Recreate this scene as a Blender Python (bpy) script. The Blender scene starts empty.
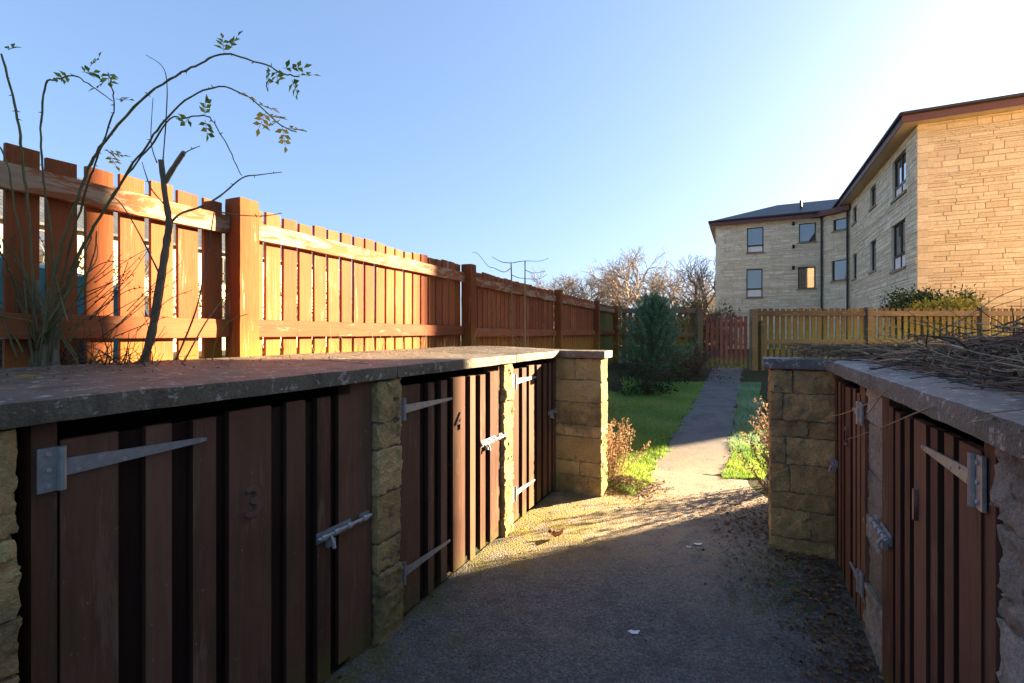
import bpy, math, random
from mathutils import Vector, Matrix, noise
random.seed(11)
SC = bpy.context.scene
COL = SC.collection
R = math.radians

# ------------------------------------------------------------------ camera
EYE = 1.4
FPX, HOR = 480.0, 333.0           # focal length in pixels, horizon row (survey of the photo)
cam_d = bpy.data.cameras.new('camera'); cam = bpy.data.objects.new('camera', cam_d); COL.objects.link(cam)
cam.location = (0, 0, EYE); cam.rotation_euler = (R(90), 0, 0)
cam_d.sensor_width = 36.0; cam_d.lens = FPX / 1024 * 36; cam_d.shift_y = -8.5 / 1024
cam_d.clip_start = 0.02; cam_d.clip_end = 2000
SC.camera = cam

# ------------------------------------------------------------------ sky, sun, exposure
SUN_EL, SUN_AZ = 15.0, math.degrees(math.atan2(.90, .436))
w = bpy.data.worlds.new('World'); SC.world = w; w.use_nodes = True
nt = w.node_tree; nt.nodes.clear()
wo = nt.nodes.new('ShaderNodeOutputWorld'); wb = nt.nodes.new('ShaderNodeBackground')
sk = nt.nodes.new('ShaderNodeTexSky'); sk.sky_type = 'NISHITA'; sk.sun_disc = False
sk.sun_elevation = R(SUN_EL); sk.sun_rotation = R(SUN_AZ)
sk.air_density = 1.0; sk.dust_density = 2.0; sk.ozone_density = 5.0; sk.altitude = 50
wb.inputs['Strength'].default_value = 0.06
gm = nt.nodes.new('ShaderNodeGamma'); gm.inputs[1].default_value = .56        # compresses the sky's brightness, dimming the glow near the sun
tn = nt.nodes.new('ShaderNodeMix'); tn.data_type = 'RGBA'; tn.blend_type = 'MULTIPLY'; tn.inputs[0].default_value = 1; tn.inputs[7].default_value = (.87, .93, 1.08, 1)
nt.links.new(sk.outputs[0], gm.inputs[0]); nt.links.new(gm.outputs[0], tn.inputs[6]); nt.links.new(tn.outputs[2], wb.inputs['Color']); nt.links.new(wb.outputs[0], wo.inputs[0])
sl = bpy.data.lights.new('sun', 'SUN'); so = bpy.data.objects.new('sun', sl); COL.objects.link(so)
sl.energy = 5.0; sl.angle = R(0.55); sl.color = (1.0, .77, .49)
sdir = Vector((math.cos(R(SUN_EL)) * math.sin(R(SUN_AZ)), math.cos(R(SUN_EL)) * math.cos(R(SUN_AZ)), math.sin(R(SUN_EL))))
so.rotation_euler = sdir.to_track_quat('Z', 'Y').to_euler()
vs = SC.view_settings
vs.view_transform = 'Standard'; vs.look = 'None'; vs.gamma = 1.0; vs.use_curve_mapping = False
vs.exposure = 3.2
SC.render.engine = 'CYCLES'
SC.cycles.use_denoising = True
SC.cycles.max_bounces = 8; SC.cycles.diffuse_bounces = 5
SC.cycles.sample_clamp_indirect = 6.0

# ------------------------------------------------------------------ frames and survey helpers
DV = Vector((.434, .901, 0)); NV = Vector((.901, -.434, 0)); ZV = Vector((0, 0, 1))
def W(n, d, z=0.0): return NV * n + DV * d + ZV * z
def P(px, y, Y): return Vector(((px - 512) / FPX * Y, Y, EYE - (y - HOR) / FPX * Y))
NL, NR = -1.492, .504              # faces of the two rows of bin stores
class Frame:
    """o = outward from the face, d = along the wall, z = up"""
    def __init__(s, n, sign): s.n = n; s.s = sign
    def __call__(s, o, d, z): return W(s.n + s.s * o, d, z)
    def dpx(s, px, o=0.0):         # where along the wall a pixel column meets it
        k = (px - 512) / FPX; n = s.n + s.s * o
        return (k * (NV.y * n) - NV.x * n) / (DV.x - k * DV.y)
FL, FR = Frame(NL, 1), Frame(NR, -1)
def sstep(a, b, x):
    t = min(1, max(0, (x - a) / (b - a))); return t * t * (3 - 2 * t)
def fence_n(d): return -2.53 - .0475 * (d - 1.727)     # line of the picket fence on the left
def gz(x, y):
    """height of the ground"""
    n = x * .901 - y * .434; d = x * .434 + y * .901
    h = .0625 * min(7.2, max(0, y - 5))
    up = sstep(0, .9, -1.75 - n) * .33 if d > 4.1 else 0
    far = .9 - .45 * sstep(4.5, 11, d)
    back = sstep(-.05, .25, (fence_n(d) - .12) - n)
    h2 = h + up * (1 - sstep(8, 12, d) * .5)
    if d < 4.16:
        if n < -2.27: h2 = 1.12
    h2 = h2 + (max(far, h) - h2) * back
    return h2

# ------------------------------------------------------------------ mesh builder
class MB:
    def __init__(s): s.v = []; s.f = []; s.m = []; s.r = []
    def face(s, idx, m=0, r=0.5): s.f.append(idx); s.m.append(m); s.r.append(r)
    def quad(s, a, b, c, d, m=0, r=.5):
        i = len(s.v); s.v += [a, b, c, d]; s.face((i, i+1, i+2, i+3), m, r)
    def tri(s, a, b, c, m=0, r=.5):
        i = len(s.v); s.v += [a, b, c]; s.face((i, i+1, i+2), m, r)
    def hexa(s, p, m=0, r=None):   # 8 corners: bottom ring 0-3, top ring 4-7
        r = random.random() if r is None else r
        i = len(s.v); s.v += list(p)
        for q in ((3,2,1,0), (4,5,6,7), (0,1,5,4), (1,2,6,5), (2,3,7,6), (3,0,4,7)):
            s.face(tuple(i+k for k in q), m, r)
    def box(s, fr, o, d, z, m=0, r=None):
        (a, b), (c, e), (g, h) = o, d, z
        s.hexa([fr(a,c,g), fr(b,c,g), fr(b,e,g), fr(a,e,g), fr(a,c,h), fr(b,c,h), fr(b,e,h), fr(a,e,h)], m, r)
    def rough(s, fr, o, d, z, amp=.008, rad=.012, step=.03, m=0, freq=9, r=None, chip=0):
        """rock-faced block: rounded, displaced box"""
        r = random.random() if r is None else r
        lo = (min(o), min(d), min(z)); hi = (max(o), max(d), max(z))
        c = [(a+b)/2 for a, b in zip(lo, hi)]; h = [(b-a)/2 for a, b in zip(lo, hi)]
        nn = [max(2, min(40, int(round(2*x/step)))) for x in h]
        rad = min(rad, min(h) * .6); sd = Vector((random.random()*50, random.random()*50, 0))
        idx = {}
        def vert(i, j, k):
            key = (i, j, k)
            if key in idx: return idx[key]
            p = [h[q] * (2*t/nn[q] - 1) for q, t in enumerate((i, j, k))]
            q = [max(-(h[a]-rad), min(h[a]-rad, p[a])) for a in range(3)]
            dl = [p[a]-q[a] for a in range(3)]; L = math.sqrt(sum(x*x for x in dl))
            if L > 1e-9:
                p = [q[a] + dl[a]/L*rad for a in range(3)]
            pv = Vector(p); nz = noise.noise_vector(pv*freq + sd) + noise.noise_vector(pv*freq*2.7 + sd)*.55 + noise.noise_vector(pv*freq*6 + sd)*.3
            if chip:
                cq = pv*chip + sd; ds, ps_ = noise.voronoi(cq); cc = ps_[0]; tv = noise.noise_vector(cc*5.7)
                pv += nz*amp*.45 + tv*amp*.95 + Vector(dl).normalized()*(tv.dot(cq-cc)*amp*1.6) if L > 1e-9 else nz*amp
            else: pv += nz * amp
            idx[key] = len(s.v); s.v.append(fr(c[0]+pv.x, c[1]+pv.y, c[2]+pv.z)); return idx[key]
        for ax in range(3):
            a, b = [q for q in range(3) if q != ax]
            for side in (0, nn[ax]):
                for i in range(nn[a]):
                    for j in range(nn[b]):
                        t = []
                        for di, dj in ((0,0),(1,0),(1,1),(0,1)):
                            k = [0,0,0]; k[ax] = side; k[a] = i+di; k[b] = j+dj; t.append(vert(*k))
                        s.face(tuple(t), m, r)
    def tube(s, pts, rad, n=5, m=0, r=None, cap=True):
        r = random.random() if r is None else r
        pts = [Vector(p) for p in pts]; L = len(pts)
        if not hasattr(rad, '__len__'): rad = [rad] * L
        ref = Vector((.31, .17, .93)); base = len(s.v)
        for i, p in enumerate(pts):
            t = (pts[min(i+1, L-1)] - pts[max(i-1, 0)])
            if t.length < 1e-9: t = Vector((0,0,1))
            t.normalize(); a = t.cross(ref)
            if a.length < .05: a = t.cross(Vector((1,0,0)))
            a.normalize(); b = t.cross(a)
            for k in range(n):
                an = 2*math.pi*k/n; s.v.append(p + (a*math.cos(an) + b*math.sin(an))*rad[i])
        for i in range(L-1):
            for k in range(n):
                s.face((base+i*n+k, base+i*n+(k+1)%n, base+(i+1)*n+(k+1)%n, base+(i+1)*n+k), m, r)
        if cap:
            s.face(tuple(base+k for k in reversed(range(n))), m, r); s.face(tuple(base+(L-1)*n+k for k in range(n)), m, r)
    def leaf(s, p, dr, up, L, wd, m=0, r=None, fold=.25):
        r = random.random() if r is None else r
        dr = dr.normalized(); sd = dr.cross(up)
        if sd.length < .05: sd = dr.cross(Vector((1,.3,0)))
        sd.normalize(); nn = sd.cross(dr)
        a = p; b = p + dr*L*.45 + sd*wd/2 + nn*wd*fold; c = p + dr*L; d = p + dr*L*.45 - sd*wd/2 + nn*wd*fold
        i = len(s.v); s.v += [a, b, c, d, p + dr*L*.5]
        s.face((i, i+1, i+2, i+4), m, r); s.face((i, i+4, i+2, i+3), m, r)
    def build(s, name, mats, parent=None, smooth=False, recalc=True):
        org = ROOT(parent)
        me = bpy.data.meshes.new(name)
        me.from_pydata([tuple(Vector(p) - org) for p in s.v], [], s.f)
        if not isinstance(mats, (list, tuple)): mats = [mats]
        for q in mats: me.materials.append(q)
        me.polygons.foreach_set('material_index', s.m)
        at = me.attributes.new('rnd', 'FLOAT', 'FACE'); at.data.foreach_set('value', s.r)
        me.update()
        if recalc:
            import bmesh
            bm = bmesh.new(); bm.from_mesh(me); bmesh.ops.recalc_face_normals(bm, faces=bm.faces); bm.to_mesh(me); bm.free()
        if smooth:
            me.polygons.foreach_set('use_smooth', [True]*len(s.f)); me.set_sharp_from_angle(angle=R(42))
        o = bpy.data.objects.new(name, me); COL.objects.link(o)
        if parent is not None: o.parent = parent
        return o
def ROOT(p):
    v = Vector((0,0,0))
    while p is not None: v += Vector(p.location); p = p.parent
    return v
def XYZ(o, d, z): return Vector((o, d, z))
def tag(o, label=None, cat=None, group=None, kind=None):
    if label: o['label'] = label
    if cat: o['category'] = cat
    if group: o['group'] = group
    if kind: o['kind'] = kind
    return o
def thing(name, loc, label, cat, group=None):
    o = bpy.data.objects.new(name, None); COL.objects.link(o); o.location = loc; o.empty_display_size = .2
    return tag(o, label, cat, group)

# ------------------------------------------------------------------ materials
class N:
    def __init__(s, name):
        s.m = bpy.data.materials.new(name); s.m.use_nodes = True; s.t = s.m.node_tree; s.t.nodes.clear()
        s.out = s.n('OutputMaterial'); s.b = s.n('BsdfPrincipled'); s.l(s.b.outputs[0], s.out.inputs[0])
        s.tc = s.n('TexCoord')
    def n(s, k, **kw):
        x = s.t.nodes.new('ShaderNode' + k)
        for a, v in kw.items(): setattr(x, a, v)
        return x
    def l(s, a, b): s.t.links.new(a, b)
    def setv(s, sock, v):
        if hasattr(v, 'is_output'): s.l(v, sock)
        else: sock.default_value = v
    def pos(s, scale=(1,1,1), rot=(0,0,0)):
        mp = s.n('Mapping'); mp.inputs['Scale'].default_value = scale; mp.inputs['Rotation'].default_value = rot
        s.l(s.tc.outputs['Object'], mp.inputs[0]); return mp.outputs[0]
    def noise(s, scale, detail=5, vec=None, rough=.6, dist=0):
        x = s.n('TexNoise'); x.inputs['Scale'].default_value = scale; x.inputs['Detail'].default_value = detail
        x.inputs['Roughness'].default_value = rough; x.inputs['Distortion'].default_value = dist
        s.l(vec if vec is not None else s.tc.outputs['Object'], x.inputs['Vector']); return x.outputs['Fac']
    def voro(s, scale, vec=None, out='Color', feature='F1'):
        x = s.n('TexVoronoi', feature=feature); x.inputs['Scale'].default_value = scale
        s.l(vec if vec is not None else s.tc.outputs['Object'], x.inputs['Vector']); return x.outputs[out]
    def math(s, op, a, b=0.0, clamp=False):
        x = s.n('Math', operation=op, use_clamp=clamp); s.setv(x.inputs[0], a); s.setv(x.inputs[1], b); return x.outputs[0]
    def ramp(s, fac, stops):
        x = s.n('ValToRGB'); e = x.color_ramp.elements
        while len(e) < len(stops): e.new(.5)
        for q, (p, c) in zip(e, stops): q.position = p; q.color = (*c, 1) if len(c) == 3 else c
        s.l(fac, x.inputs[0]); return x.outputs[0]
    def mask(s, fac, a, b):
        x = s.n('MapRange'); x.interpolation_type = 'SMOOTHSTEP'
        x.inputs[1].default_value = a; x.inputs[2].default_value = b; s.l(fac, x.inputs[0]); return x.outputs[0]
    def mix(s, fac, a, b, blend='MIX'):
        x = s.n('Mix', data_type='RGBA', blend_type=blend); s.setv(x.inputs[0], fac)
        for k, v in ((6, a), (7, b)):
            if hasattr(v, 'is_output'): s.l(v, x.inputs[k])
            else: x.inputs[k].default_value = (*v, 1)
        return x.outputs[2]
    def rnd(s):
        a = s.n('Attribute'); a.attribute_name = 'rnd'; return a.outputs['Fac']
    def axis(s, k):
        x = s.n('SeparateXYZ'); s.l(s.tc.outputs['Object'], x.inputs[0]); return x.outputs[k]
    def dist(s, p):
        x = s.n('VectorMath', operation='DISTANCE'); s.l(s.tc.outputs['Object'], x.inputs[0]); x.inputs[1].default_value = p
        return x.outputs['Value']
    def bump(s, h, strength=.4, dist=.01):
        x = s.n('Bump'); x.inputs['Strength'].default_value = strength; x.inputs['Distance'].default_value = dist
        s.l(h, x.inputs['Height']); s.l(x.outputs[0], s.b.inputs['Normal'])
    def done(s, col, rough=.8, metal=0.0, spec=.3):
        s.setv(s.b.inputs['Base Color'], col if hasattr(col, 'is_output') else (*col, 1)); s.setv(s.b.inputs['Roughness'], rough)
        s.b.inputs['Metallic'].default_value = metal; s.b.inputs['Specular IOR Level'].default_value = spec
        return s.m
def plain(name, col, rough=.6, metal=0.0, var=.25, scale=20, spec=.3, bump=0.0):
    s = N(name); f = s.noise(scale, 4)
    c = s.mix(f, tuple(x*(1-var) for x in col), tuple(min(1, x*(1+var)) for x in col))
    if bump: s.bump(f, bump)
    return s.done(c, rough, metal, spec)
def leafmat(name, a, b, trans=.35, rough=.6, c=None):
    s = N(name); r = s.rnd(); stops = [(0, a), (1, b)] if c is None else [(0, a), (.6, b), (1, c)]
    col = s.ramp(r, stops); s.done(col, rough, 0, .25)
    tr = s.n('BsdfTranslucent'); s.l(col, tr.inputs[0]); mx = s.n('MixShader'); mx.inputs[0].default_value = trans
    s.l(s.b.outputs[0], mx.inputs[1]); s.l(tr.outputs[0], mx.inputs[2]); s.l(mx.outputs[0], s.out.inputs[0])
    return s.m
def stonemat(name, lo, hi, stain=(.07,.065,.05), moss=0.0, fine=75, stain_amt=.6, bump=1.0, rough=.93, spec=.15):
    s = N(name); f = s.noise(7, 6); g = s.noise(fine, 4, rough=.7); r = s.rnd()
    a = s.math('ADD', s.math('MULTIPLY', f, .55), s.math('MULTIPLY', r, .45))
    c = s.ramp(a, [(.2, lo), (.8, hi)])
    c = s.mix(s.math('MULTIPLY', s.mask(g, .42, .62), .35), c, tuple(x*.55 for x in lo))
    st = s.math('MULTIPLY', s.mask(s.noise(2.3, 6, rough=.65), .5, .68), stain_amt)
    c = s.mix(st, c, stain)
    if spec > .4:
        dr = s.mask(s.noise(9, 4, s.pos((1,1,.12))), .5, .7); c = s.mix(s.math('MULTIPLY', dr, .6), c, stain)
        li = s.mask(s.noise(26, 5, rough=.7), .57, .63); c = s.mix(s.math('MULTIPLY', li, .75), c, (.42,.40,.36))
    if moss:
        k = s.math('MULTIPLY', s.mask(s.noise(4, 5), .42, .6), s.mask(s.axis(2), .55, .02)); k = s.math('MULTIPLY', k, moss)
        c = s.mix(k, c, (.11, .11, .03))
    s.bump(s.math('ADD', g, s.math('MULTIPLY', f, .6)), bump, .012)
    return s.done(c, rough, 0, spec)
def woodmat(name, lo, hi, vertical=True, bare=0.0, barecol=(.42,.33,.22), moss=0.0, mossz=(.5,.1), mosscol=(.16,.15,.03), rough=.75, fleck=0.0):
    s = N(name)
    v = s.pos((22,22,1.6)) if vertical else s.pos((2.2,2.2,40))
    g = s.noise(1.6, 6, v, .65, .4); r = s.rnd(); big = s.noise(2.5, 4)
    a = s.math('ADD', s.math('MULTIPLY', g, .5), s.math('MULTIPLY', r, .5))
    c = s.ramp(a, [(.2, lo), (.8, hi)])
    c = s.mix(s.math('MULTIPLY', s.mask(big, .4, .7), .35), c, tuple(x*.6 for x in lo))
    if bare:
        k = s.math('MULTIPLY', s.mask(s.noise(3, 7, s.pos((7,7,.7)) if vertical else s.pos((1,1,5)), .75, 1.2 if not vertical else .3), .62-.25*bare, .72-.25*bare), .85)
        c = s.mix(k, c, s.mix(g, tuple(x*.45 for x in barecol), barecol))
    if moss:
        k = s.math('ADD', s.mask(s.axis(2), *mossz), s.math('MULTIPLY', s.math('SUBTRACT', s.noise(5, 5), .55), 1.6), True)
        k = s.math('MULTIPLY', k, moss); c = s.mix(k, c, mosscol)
    if fleck:
        k = s.math('MULTIPLY', s.mask(s.noise(55, 3), .68, .74), fleck); c = s.mix(k, c, (.28,.24,.2))
    s.bump(g, .5, .008)
    return s.done(c, rough, 0, .12)

M = {}
M['stone'] = stonemat('sandstone_block', (.36,.24,.10), (.63,.455,.21), moss=.5)
M['mortar'] = stonemat('lime_mortar', (.18,.15,.10), (.28,.23,.16), fine=120)
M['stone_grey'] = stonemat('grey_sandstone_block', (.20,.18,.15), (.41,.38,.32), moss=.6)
M['coping'] = stonemat('coping_concrete', (.062,.059,.058), (.15,.142,.135), stain=(.028,.027,.026), fine=90, stain_amt=.85, bump=.7, rough=.42, spec=.55)
M['door'] = woodmat('door_boards', (.074,.035,.023), (.20,.104,.065), moss=.7, mossz=(.2,.0), mosscol=(.10,.095,.03), fleck=.5, rough=.7, bare=.32, barecol=(.24,.14,.09))
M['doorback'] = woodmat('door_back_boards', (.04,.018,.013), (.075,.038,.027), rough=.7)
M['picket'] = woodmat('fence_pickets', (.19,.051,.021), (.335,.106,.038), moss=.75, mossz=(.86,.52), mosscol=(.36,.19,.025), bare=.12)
M['rail'] = woodmat('fence_rail', (.19,.056,.026), (.33,.115,.045), vertical=False, bare=.2)
M['railtop'] = woodmat('weathered_fence_rail', (.20,.06,.025), (.33,.11,.045), vertical=False, bare=.62, barecol=(.52,.39,.26))
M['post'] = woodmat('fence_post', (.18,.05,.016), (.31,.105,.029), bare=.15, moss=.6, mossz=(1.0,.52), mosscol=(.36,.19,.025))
M['picketfar'] = woodmat('mossy_pickets', (.095,.054,.026), (.19,.115,.05), moss=.85, mossz=(1.9,.4), mosscol=(.165,.185,.045))
M['railfar'] = woodmat('mossy_rail', (.085,.064,.045), (.185,.14,.10), vertical=False, bare=.3, moss=.5, mossz=(1.8,.6), mosscol=(.17,.16,.06))
M['gate'] = woodmat('red_gate_boards', (.135,.055,.047), (.235,.10,.085), moss=.9, mossz=(.45,.2), mosscol=(.17,.2,.03))
M['zinc'] = plain('galvanised_steel', (.33,.335,.34), .5, .6, .4, 45, .5)
M['rust'] = plain('weathered_screw', (.42,.41,.40), .5, .5)
M['digit'] = plain('painted_number', (.155,.08,.064), .4)
M['void'] = plain('dark_store_inside', (.03,.026,.022), .95)  # near-black colour for the inner walls and floor of the stores
M['soil'] = plain('planting_soil', (.06,.043,.03), .95, 0, .5, 14, .1, .5)

def asphalt():
    s = N('tarmac')
    fine = s.noise(95, 4, rough=.75); mid = s.noise(9, 5); big = s.noise(1.3, 5)
    c = s.ramp(fine, [(.33, (.048,.047,.045)), (.5, (.122,.118,.112)), (.68, (.28,.265,.25))])
    c = s.mix(s.math('MULTIPLY', s.mask(mid, .45, .7), .5), c, (.075,.071,.069))
    sun_sand = s.math('ADD', s.mask(s.dist((1.1,4.35,0)), 2.1, .8), s.math('MULTIPLY', s.math('SUBTRACT', big, .5), 1.5), True)  # sandy grit, also painted brighter where the sun patch falls
    sun_sand = s.math('MULTIPLY', sun_sand, s.mask(s.math('ADD', mid, s.math('MULTIPLY', fine, .5)), .45, .85))
    c = s.mix(s.math('MULTIPLY', sun_sand, .85), c, s.mix(fine, (.30,.205,.115), (.56,.42,.27)))
    mo = s.n('VectorMath', operation='DOT_PRODUCT'); s.l(s.tc.outputs['Object'], mo.inputs[0]); mo.inputs[1].default_value = tuple(NV)
    wl = s.mask(mo.outputs['Value'], NL+.55, NL+.02)
    moss = s.math('MULTIPLY', wl, s.mask(s.noise(3.2, 6, rough=.7), .42, .62))
    c = s.mix(s.math('MULTIPLY', moss, .8), c, s.mix(fine, (.07,.07,.015), (.17,.15,.03)))
    wr = s.math('MULTIPLY', s.mask(mo.outputs['Value'], NR-.45, NR-.05), s.mask(s.noise(5, 5), .4, .6))
    c = s.mix(s.math('MULTIPLY', wr, .7), c, (.045,.036,.025))
    md = s.math('MAXIMUM', s.mask(s.dist((.15,3.55,0)), 1.0, .2), s.mask(s.dist((.95,4.12,0)), .55, .1))
    yk = s.math('MULTIPLY', md, s.mask(s.noise(6, 6, rough=.75), .40, .58))
    c = s.mix(s.math('MULTIPLY', yk, .85), c, s.mix(fine, (.16,.13,.015), (.36,.29,.035)))
    damp = s.mask(s.noise(.9, 5, rough=.7), .52, .62); c = s.mix(s.math('MULTIPLY', damp, .35), c, (.025,.024,.025))
    spk = s.voro(75, out='Distance')
    h = s.math('ADD', fine, s.math('MULTIPLY', spk, -.8)); h = s.math('ADD', h, s.math('MULTIPLY', mid, .4))
    s.bump(h, .85, .015)
    return s.done(c, s.ramp(mid, [(.3,(.62,)*3), (.7,(.9,)*3)]), 0, .35)
M['tarmac'] = asphalt()
M['coping_brown'] = stonemat('mossy_coping_stone', (.085,.068,.046), (.21,.17,.115), stain=(.04,.032,.02), fine=90, stain_amt=.8, bump=.8, rough=.6, spec=.42)
def pathm():
    s = N('old_concrete_path'); f = s.noise(110, 4, rough=.7); g = s.noise(4, 6, rough=.65); b = s.noise(1.1, 3)
    c = s.ramp(f, [(.3,(.066,.064,.062)), (.7,(.18,.168,.155))])
    c = s.mix(s.mask(g, .42, .62), c, s.mix(f, (.05,.048,.045), (.115,.108,.1)))
    dirt = s.mask(s.math('ADD', s.axis(1), s.math('MULTIPLY', g, 1.2)), 6.9, 5.2); dirt = s.math('MULTIPLY', dirt, s.mask(g, .25, .6))
    c = s.mix(s.math('MULTIPLY', dirt, .9), c, s.mix(f, (.24,.165,.095), (.48,.36,.23)))
    s.bump(s.math('ADD', f, g), .6, .015); return s.done(c, .75, 0, .4)
M['path'] = pathm()
def groundm():
    s = N('garden_earth'); f = s.noise(40, 5); g = s.noise(3, 6)
    c = s.ramp(f, [(.3,(.028,.022,.015)), (.7,(.085,.062,.04))])
    c = s.mix(s.mask(g, .45, .6), c, s.mix(f, (.02,.035,.01), (.05,.075,.02))); s.bump(f, .6, .03); return s.done(c, .95, 0, .1)
M['ground'] = groundm()
M['grass'] = leafmat('grass_blades', (.16,.31,.06), (.30,.44,.075), .45, .6, (.45,.47,.09))
M['frost'] = leafmat('frosted_grass_blades', (.16,.33,.15), (.28,.45,.25), .4, .6, (.5,.58,.45))
M['bstone'] = stonemat('coursed_rubble_stone', (.58,.52,.38), (.80,.74,.58), stain=(.26,.22,.15), fine=25, stain_amt=.3, bump=.5)
M['bgoldglow'] = stonemat('golden_glow_stone', (.56,.43,.27), (.77,.62,.43), stain=(.44,.31,.17), fine=25, stain_amt=.35, bump=.5)  # golden stone; on the end wall its tone paints in bounced sunlight
M['bmortar'] = plain('wall_mortar', (.36,.30,.21), .95, 0, .2, 20)
M['fascia'] = plain('brown_fascia_board', (.115,.05,.048), .5, 0, .15, 6)
M['soffit'] = plain('pale_soffit_board', (.55,.42,.27), .7, 0, .1, 6)
M['gutter'] = plain('dark_plastic', (.028,.022,.024), .4)
M['frame'] = plain('dark_brown_window_frame', (.035,.024,.022), .4)
M['sill'] = plain('stone_sill', (.25,.21,.15), .9, 0, .25, 12)
def glass(name, tint, rough=.03):
    s = N(name); s.noise(1)
    f = s.noise(1.1, 2); c = s.mix(f, tuple(x*.5 for x in tint), tint); m = s.done(c, rough, 0, .9)
    s.b.inputs['Coat Weight'].default_value = 1.0; s.b.inputs['Coat Roughness'].default_value = .02; s.b.inputs['Coat IOR'].default_value = 1.9
    return m
M['glass'] = glass('window_glass', (.05,.055,.06))
M['blind'] = plain('white_window_blind', (.7,.68,.64), .7)
def slate():
    s = N('roof_tiles'); x = s.n('TexBrick'); x.inputs['Scale'].default_value = 1.0
    for k, v in (('Color1',(.045,.055,.065,1)), ('Color2',(.065,.075,.085,1)), ('Mortar',(.02,.022,.025,1))): x.inputs[k].default_value = v
    x.inputs['Brick Width'].default_value = .3; x.inputs['Row Height'].default_value = .2; x.inputs['Mortar Size'].default_value = .015
    s.l(s.tc.outputs['Object'], x.inputs[0]); s.bump(x.outputs['Fac'], .5, .02); return s.done(x.outputs['Color'], .6, 0, .4)
M['slate'] = slate()
def barkm(name, lo, hi, sc=30):
    s = N(name); f = s.noise(sc, 5, s.pos((1,1,.35))); r = s.rnd()
    c = s.ramp(s.math('ADD', s.math('MULTIPLY', f, .6), s.math('MULTIPLY', r, .4)), [(.25, lo), (.75, hi)]); s.bump(f, .5, .006); return s.done(c, .85, 0, .2)
M['cane'] = barkm('rose_cane', (.075,.075,.035), (.19,.18,.08))
M['bark'] = barkm('sapling_bark', (.09,.075,.05), (.24,.20,.13))
M['twig'] = barkm('dry_twig', (.05,.035,.026), (.16,.11,.075))
M['pale'] = barkm('pale_dry_stem', (.26,.19,.11), (.46,.36,.22))
M['redstem'] = barkm('reddish_stem', (.12,.05,.045), (.28,.14,.12))
M['dark'] = barkm('dead_vine', (.045,.034,.026), (.21,.15,.105))
M['treebark'] = barkm('winter_tree_bark', (.19,.15,.12), (.38,.305,.24), 6)
M['rose'] = leafmat('rose_leaf', (.08,.16,.02), (.25,.32,.05), .45)
M['roseyellow'] = leafmat('yellowing_rose_leaf', (.35,.30,.04), (.60,.50,.07), .5)
M['conifer'] = leafmat('conifer_needles', (.05,.12,.055), (.14,.26,.12), .2)
M['conifer_hi'] = leafmat('conifer_needle_tips', (.14,.27,.16), (.25,.40,.26), .2)
M['holly'] = leafmat('dark_evergreen_leaf', (.015,.035,.012), (.05,.085,.025), .15)
M['yellowleaf'] = leafmat('variegated_leaf', (.18,.19,.03), (.40,.36,.08), .3)
M['dryleaf'] = leafmat('dry_golden_leaf', (.22,.125,.065), (.43,.28,.15), .4)
M['brownleaf'] = leafmat('fallen_leaf', (.055,.028,.016), (.17,.08,.035), .2, .7, (.28,.17,.08))
M['scrub'] = leafmat('winter_scrub', (.10,.05,.03), (.22,.13,.06), .3)
M['hedge'] = leafmat('brown_hedge_leaf', (.10,.075,.03), (.26,.19,.07), .3)  # brown hedge foliage, tone varies leaf by leaf
M['paper'] = plain('white_paper', (.75,.75,.74), .8, 0, .15, 30)
M['teal'] = plain('teal_car_paint', (.02,.15,.17), .3, 0, .03, 3, .6)
M['tyre'] = plain('tyre_rubber', (.02,.02,.022), .85)
M['carglass'] = glass('car_glass', (.05,.06,.09))
M['cream'] = plain('cream_render', (.55,.45,.30), .9, 0, .12, 8)
M['whitewall'] = plain('white_render', (.7,.68,.64), .9, 0, .1, 8)
M['lamp'] = plain('lamp_lens', (.75,.75,.72), .2)

# ------------------------------------------------------------------ the ground
def sheet(name, pts_fn, nu, nv, mat, dz=0.0, keep=None):
    b = MB(); ids = {}
    for i in range(nu+1):
        for j in range(nv+1):
            x, y = pts_fn(i/nu, j/nv); ids[i, j] = len(b.v); b.v.append(Vector((x, y, gz(x, y) + (dz(x, y) if callable(dz) else dz))))
    for i in range(nu):
        for j in range(nv):
            b.face((ids[i,j], ids[i+1,j], ids[i+1,j+1], ids[i,j+1]))
    o = b.build(name, mat, smooth=True); o['kind'] = 'structure'; return o
def ground():
    b = MB()
    def axis(lo, hi, a, c, st):
        q = [lo, lo*.5 + a*.5, lo*.25+a*.75, lo*.1 + a*.9]; x = a
        while x < c: q.append(x); x += st
        return q + [c, hi*.1+c*.9, hi*.25 + c*.75, hi*.5 + c*.5, hi]
    NS = axis(-400, 400, -4, 12, .125); DS = axis(-300, 700, -4, 16, .2)
    for n in NS:
        for d in DS:
            p = W(n, d); b.v.append(Vector((p.x, p.y, gz(p.x, p.y))))
    m = len(DS)
    for i in range(len(NS)-1):
        for j in range(m-1): b.face((i*m+j, (i+1)*m+j, (i+1)*m+j+1, i*m+j+1))
    o = b.build('ground', M['ground'], smooth=True); o['kind'] = 'structure'
ground()
def yard(u, v):
    d = -5 + 10.3*v
    lo, hi = NL-.02, NR+.02
    if d > 3.5: hi = NR + .1 - .6*sstep(3.9, 5.1, d) + .03*math.sin(d*9)
    if d > 4.0: lo = -1.36 + .5*sstep(4.0, 4.75, d) + .025*math.sin(d*23)
    p = W(lo + (hi-lo)*u, d); return p.x, p.y
sheet('tarmac_yard', yard, 40, 160, M['tarmac'], lambda x, y: .006 - .03*sstep(5.0, 5.32, x*.434 + y*.901))
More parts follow.
